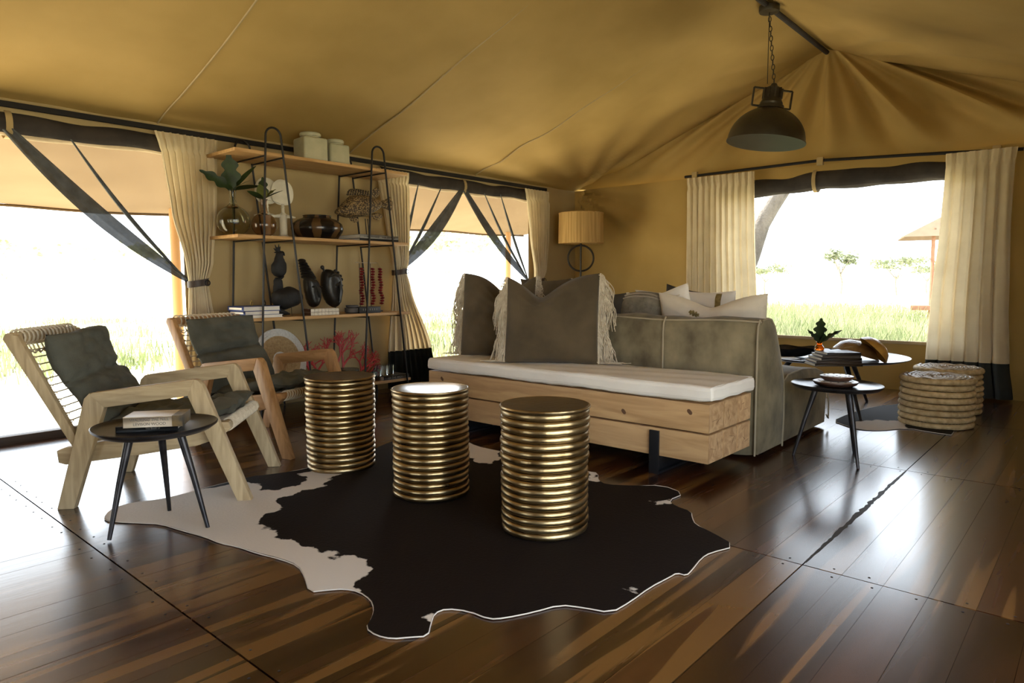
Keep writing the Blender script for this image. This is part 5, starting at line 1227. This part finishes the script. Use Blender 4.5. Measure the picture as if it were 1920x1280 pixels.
# bottom board: woven discs, coral, vases, tumblers, big book
Z4 = BZ[3]
K['raffia'] = mat('brown_raffia', (0.30, 0.19, 0.08, 1), (0.40, 0.27, 0.13, 1), scale=60, rough=0.9, bump=0.5, bscale=120)
K['raffia_w'] = mat('white_raffia', (0.52, 0.49, 0.44, 1), (0.62, 0.59, 0.54, 1), scale=60, rough=0.9, bump=0.5, bscale=120)
def placemat(label, Xc, Y, r, rings, lean, yawd):
    t = thing('woven_disc', label, 'placemat', (Xc, Y, Z4), math.radians(yawd), 'woven raffia discs'); R0 = Matrix.Rotation(math.radians(lean), 3, 'X')
    n = 26; groups = {}
    for k in range(n):
        q = (k+0.5)/n; mm = next(m_ for lim, m_ in rings if q <= lim); groups.setdefault(mm, []).append(k)
    for mm, ks in groups.items():
        runs = []
        for k in ks:
            if runs and runs[-1][-1] == k-1: runs[-1].append(k)
            else: runs.append([k])
        for run in runs:
            mb = MB()
            for k in run:
                rr = r*(k+0.5)/n
                mb.tube([tuple(R0 @ Vector((rr*math.cos(2*PI*i/56), 0, rr*math.sin(2*PI*i/56)))+Vector((0, 0, r*math.cos(math.radians(lean))+0.006))) for i in range(56)], r/n*0.56, 6, closed=True)
            mb.build('woven_band', K[mm], t)
    return t
px0 = onY(516, 690, 4.80)[0]
placemat('round woven disc with white rim and centre leaning on the bottom board', 2.72, 4.76, 0.243, ((0.28, 'raffia_w'), (0.76, 'raffia'), (1.0, 'raffia_w')), -10, 8)
placemat('round brown woven disc leaning behind the white-rimmed one', 2.80, 4.875, 0.235, ((0.30, 'raffia'), (0.75, 'raffia'), (1.0, 'raffia')), -9, 6)
K['coral'] = mat('red_coral', (0.34, 0.012, 0.018, 1), (0.52, 0.05, 0.04, 1), scale=20, rough=0.45)
K['coral_tip'] = mat('yellow_coral_tip', (0.42, 0.24, 0.05, 1), rough=0.5)
def coral(label, X, Y, h, seed, spread, lean):
    rnd = random.Random(seed); t = thing('coral_branch', label, 'coral', (X, Y, Z4+0.0), 0, 'red coral branches'); trunk = MB(); tips = MB()
    def grow(p, ang, l, r, d):
        a = ang+rnd.uniform(-.25, .25); q = (p[0]+l*math.sin(a), p[1]+rnd.uniform(-.012, .012), p[2]+l*math.cos(a)); mid_ = ((p[0]+q[0])/2+rnd.uniform(-.006, .006), p[1], (p[2]+q[2])/2)
        q = (q[0], q[1], max(q[2], 0.02))
        trunk.tube([p, mid_, q], [r, r*0.9, r*0.78], 6)
        if d == 0:
            if rnd.random() < 0.25: tips.ball(q, r*0.95, 6, 4)
            return
        for s_ in ((-1, 1) if rnd.random() < 0.85 else (-1, 0, 1)): grow(q, a+s_*rnd.uniform(0.3, 0.62), l*rnd.uniform(0.62, 0.85), r*0.76, d-1)
    MB().lathe([(0.045, 0), (0.04, 0.012), (0.015, 0.02)], 14).build('base', K['iron'], t)
    for a in spread: grow((0, 0, 0.012), a+lean, h*0.30, 0.0125, 5)
    trunk.build('branches', K['coral'], t); tips.build('tips', K['coral_tip'], t); return t
coral('tall branching red coral in the middle of the bottom board', 3.33, 4.86, 0.42, 11, (-0.25, 0.15), 0.0)
coral('lower red coral bush spreading towards the dark-hemmed curtain', 3.45, 4.80, 0.30, 5, (0.5, 0.95), 0.0)
coral('red coral bush beside the woven discs', 3.10, 4.86, 0.33, 9, (-0.5, 0.05), 0.0)
K['smoke'] = mat('smoked_glass', (0.32, 0.28, 0.2, 1), (0.4, 0.35, 0.26, 1), rough=0.05, trans=0.8)
for k, (X, r_, h_, Y, lab) in enumerate(((3.30, 0.085, 0.13, 4.71, 'ribbed smoked glass vase in front of the coral'), (3.07, 0.06, 0.12, 4.74, 'smaller dark glass vase beside the woven discs'))):
    t = thing('smoked_vase', lab, 'vase', (X, Y, Z4), 0, 'smoked glass vases')
    MB().lathe([(r_*0.9, 0), (r_, 0.006), (r_, h_), (r_-0.004, h_), (r_-0.005, 0.01), (0, 0.009)], 40, wob=lambda a, z: 0.02*math.cos(a*20)).build('glass_body', K['smoke'], t)
K['clear'] = mat('tumbler_glass', (0.9, 0.92, 0.9, 1), (0.95, 0.96, 0.95, 1), rough=0.02, trans=1.0, ior=1.3)
tg = MB().lathe([(0.026, 0), (0.028, 0.003), (0.031, 0.085), (0.029, 0.085), (0.0255, 0.008), (0, 0.007)], 20).mesh('tumbler', K['clear'])
spots = [(3.445+0.07*i, 4.70+0.075*j, j) for j in range(2) for i in range(5)]
for k, (X, Y, j) in enumerate(spots):
    g = thing('tumbler', 'clear glass tumbler, %s in the %s row on the bottom board' % (('first', 'second', 'third', 'fourth', 'fifth')[k % 5], ('front', 'back')[j]), 'glass', (X, Y, Z4), 0, 'clear tumblers on the bottom board')
    if X > 3.60: g.location.z = Z4+0.034
    instance('glass_body', tg, g)
wb = shelf_book('large black book titled OF THE WORLD on the bottom board', 3.605, 3.885, SF+0.005, Z4, 0.26, 0.033, K['black_cov'], 'OF THE WORLD', dim_ink, 0.026)

# ------------------------------------------------------------------ lamps
K['straw_shade'] = mat('raffia_shade', (0.48, 0.30, 0.10, 1), (0.70, 0.48, 0.19, 1), scale=60, stretch=(1, 1, 0.02), rough=0.85, transl=0.35, bump=0.6, bscale=120, bstretch=(1, 1, 0.02))
K['lamp_iron'] = mat('brown_iron', (0.03, 0.024, 0.018, 1), rough=0.5, metal=0.5)
fl = thing('floor_lamp', 'floor lamp with straw drum shade and an iron ring in its stem', 'lamp', (6.52, 4.68, 0))
zs0, zs1 = at(1089, 456, X=6.52)[2], at(1089, 400, X=6.52)[2]
MB().lathe([(0.262, zs0), (0.256, zs1), (0.252, zs1), (0.258, zs0), (0.262, zs0)], 72).build('shade', K['straw_shade'], fl)
for z in (zs0, zs1): MB().tube([(0.259*math.cos(2*PI*k/60), 0.259*math.sin(2*PI*k/60), z) for k in range(60)], 0.004, 6, closed=True).build('shade_rim', K['straw_shade'], fl)
rz_ = at(1087, 484, X=6.52)[2]
MB().tube([(0, 0, 0.02), (0, 0, zs0+0.1)], 0.011, 10).build('stem', K['lamp_iron'], fl)
ra = math.atan2(-R_[1], -R_[0])
MB().tube([(0.148*math.cos(a)*R_[0], 0.148*math.cos(a)*R_[1], rz_+0.148*math.sin(a)) for a in [2*PI*k/48 for k in range(48)]], 0.011, 8, closed=True).build('ring', K['lamp_iron'], fl)
MB().lathe([(0.15, 0.001), (0.152, 0.012), (0.14, 0.02), (0.02, 0.024), (0.012, 0.03)], 36).build('base', K['lamp_iron'], fl)

K['lamp_metal'] = mat('aged_bronze', (0.040, 0.034, 0.024, 1), (0.062, 0.053, 0.038, 1), scale=6, rough=0.42, metal=0.6)
K['lamp_inner'] = mat('brushed_inner', (0.05, 0.043, 0.027, 1), rough=0.42, metal=0.7)
pl = thing('pendant_lamp', 'bronze dome pendant lamp on a chain under the tent ridge', 'lamp', (5.593, 2.19, 2.12))
tilt = Matrix.Rotation(math.radians(7), 3, Vector((F_[0], F_[1], 0)).normalized())
def T(v): return tuple(tilt @ Vector(v))
dome = [(0.30*math.cos(a)+0.0, 0.275*math.sin(a)) for a in [k*(PI/2-0.23)/14 for k in range(15)]]
MB().lathe([(0.306, -0.006), (0.306, 0.004)]+dome, 56, rot=tilt).build('dome', K['lamp_metal'], pl, sharp=60)
MB().lathe([(0.304, -0.006)]+[(r_*0.975, z*0.97-0.002) for r_, z in dome]+[(0.0, 0.262)], 56, rot=tilt).build('inner_reflector', K['lamp_inner'], pl, sharp=60)
MB().lathe([(0.105, 0.262), (0.10, 0.29), (0.085, 0.295), (0.088, 0.31), (0.078, 0.33), (0.072, 0.345), (0.072, 0.42), (0.06, 0.43), (0.03, 0.445), (0.02, 0.465), (0.0, 0.468)], 28, rot=tilt).build('housing', K['lamp_metal'], pl)
for k in range(10):
    a = 2*PI*k/10; MB().bar(T((0.073*math.cos(a), 0.073*math.sin(a), 0.345)), T((0.073*math.cos(a), 0.073*math.sin(a), 0.425)), 0.012, 0.010, up=(math.cos(a), math.sin(a), 0)).build('fin', K['lamp_metal'], pl)
for s_ in (-1, 1):
    d = Vector((R_[0], R_[1], 0)); q = [d*(s_*0.085)+Vector((0, 0, 0.28)), d*(s_*0.155)+Vector((0, 0, 0.28)), d*(s_*0.155)+Vector((0, 0, 0.42)), d*(s_*0.07)+Vector((0, 0, 0.42))]
    m = MB()
    for a, b_ in zip(q, q[1:]): m.bar(T(a), T(b_), 0.013, 0.013, up=(F_[0], F_[1], 0))
    m.build('bracket', K['lamp_metal'], pl)
top = Vector(T((0, 0, 0.465))); zc = RIDGE_Z-0.075-2.12
nl = 15
link = MB().tube([(0.011*math.cos(a), 0, 0.022*math.sin(a)+0.0) for a in [2*PI*k/14 for k in range(14)]], 0.0035, 6, closed=True).mesh('chain_link', K['lamp_metal'])
for k in range(nl):
    f = (k+0.5)/nl; p = top.lerp(Vector((0, 0, zc)), f); instance('chain_link', link, pl, tuple(p), (0, 0, (k % 2)*PI/2+0.5), (1, 1, (zc-top.z)/nl/0.036))
MB().lathe([(0.02, zc-0.005), (0.075, zc), (0.08, zc+0.012), (0.078, zc+0.045)], 28).build('canopy', K['lamp_metal'], pl)
MB().tube([(0.01, 0, zc), (0.012, 0.004, (zc+top.z)/2), (0.006, 0, top.z)], 0.003, 6).build('cord', K['rail'], pl)
b_ = MB().ball((0, 0, 0), 0.045, 16, 12).tube([(0, 0, 0.03), (0, 0, 0.12)], 0.018, 10); b_.v = [T((x, y, z+0.12)) for x, y, z in b_.v]
b_.build('bulb', mat('frosted_bulb', (0.6, 0.57, 0.5, 1), rough=0.4), pl)
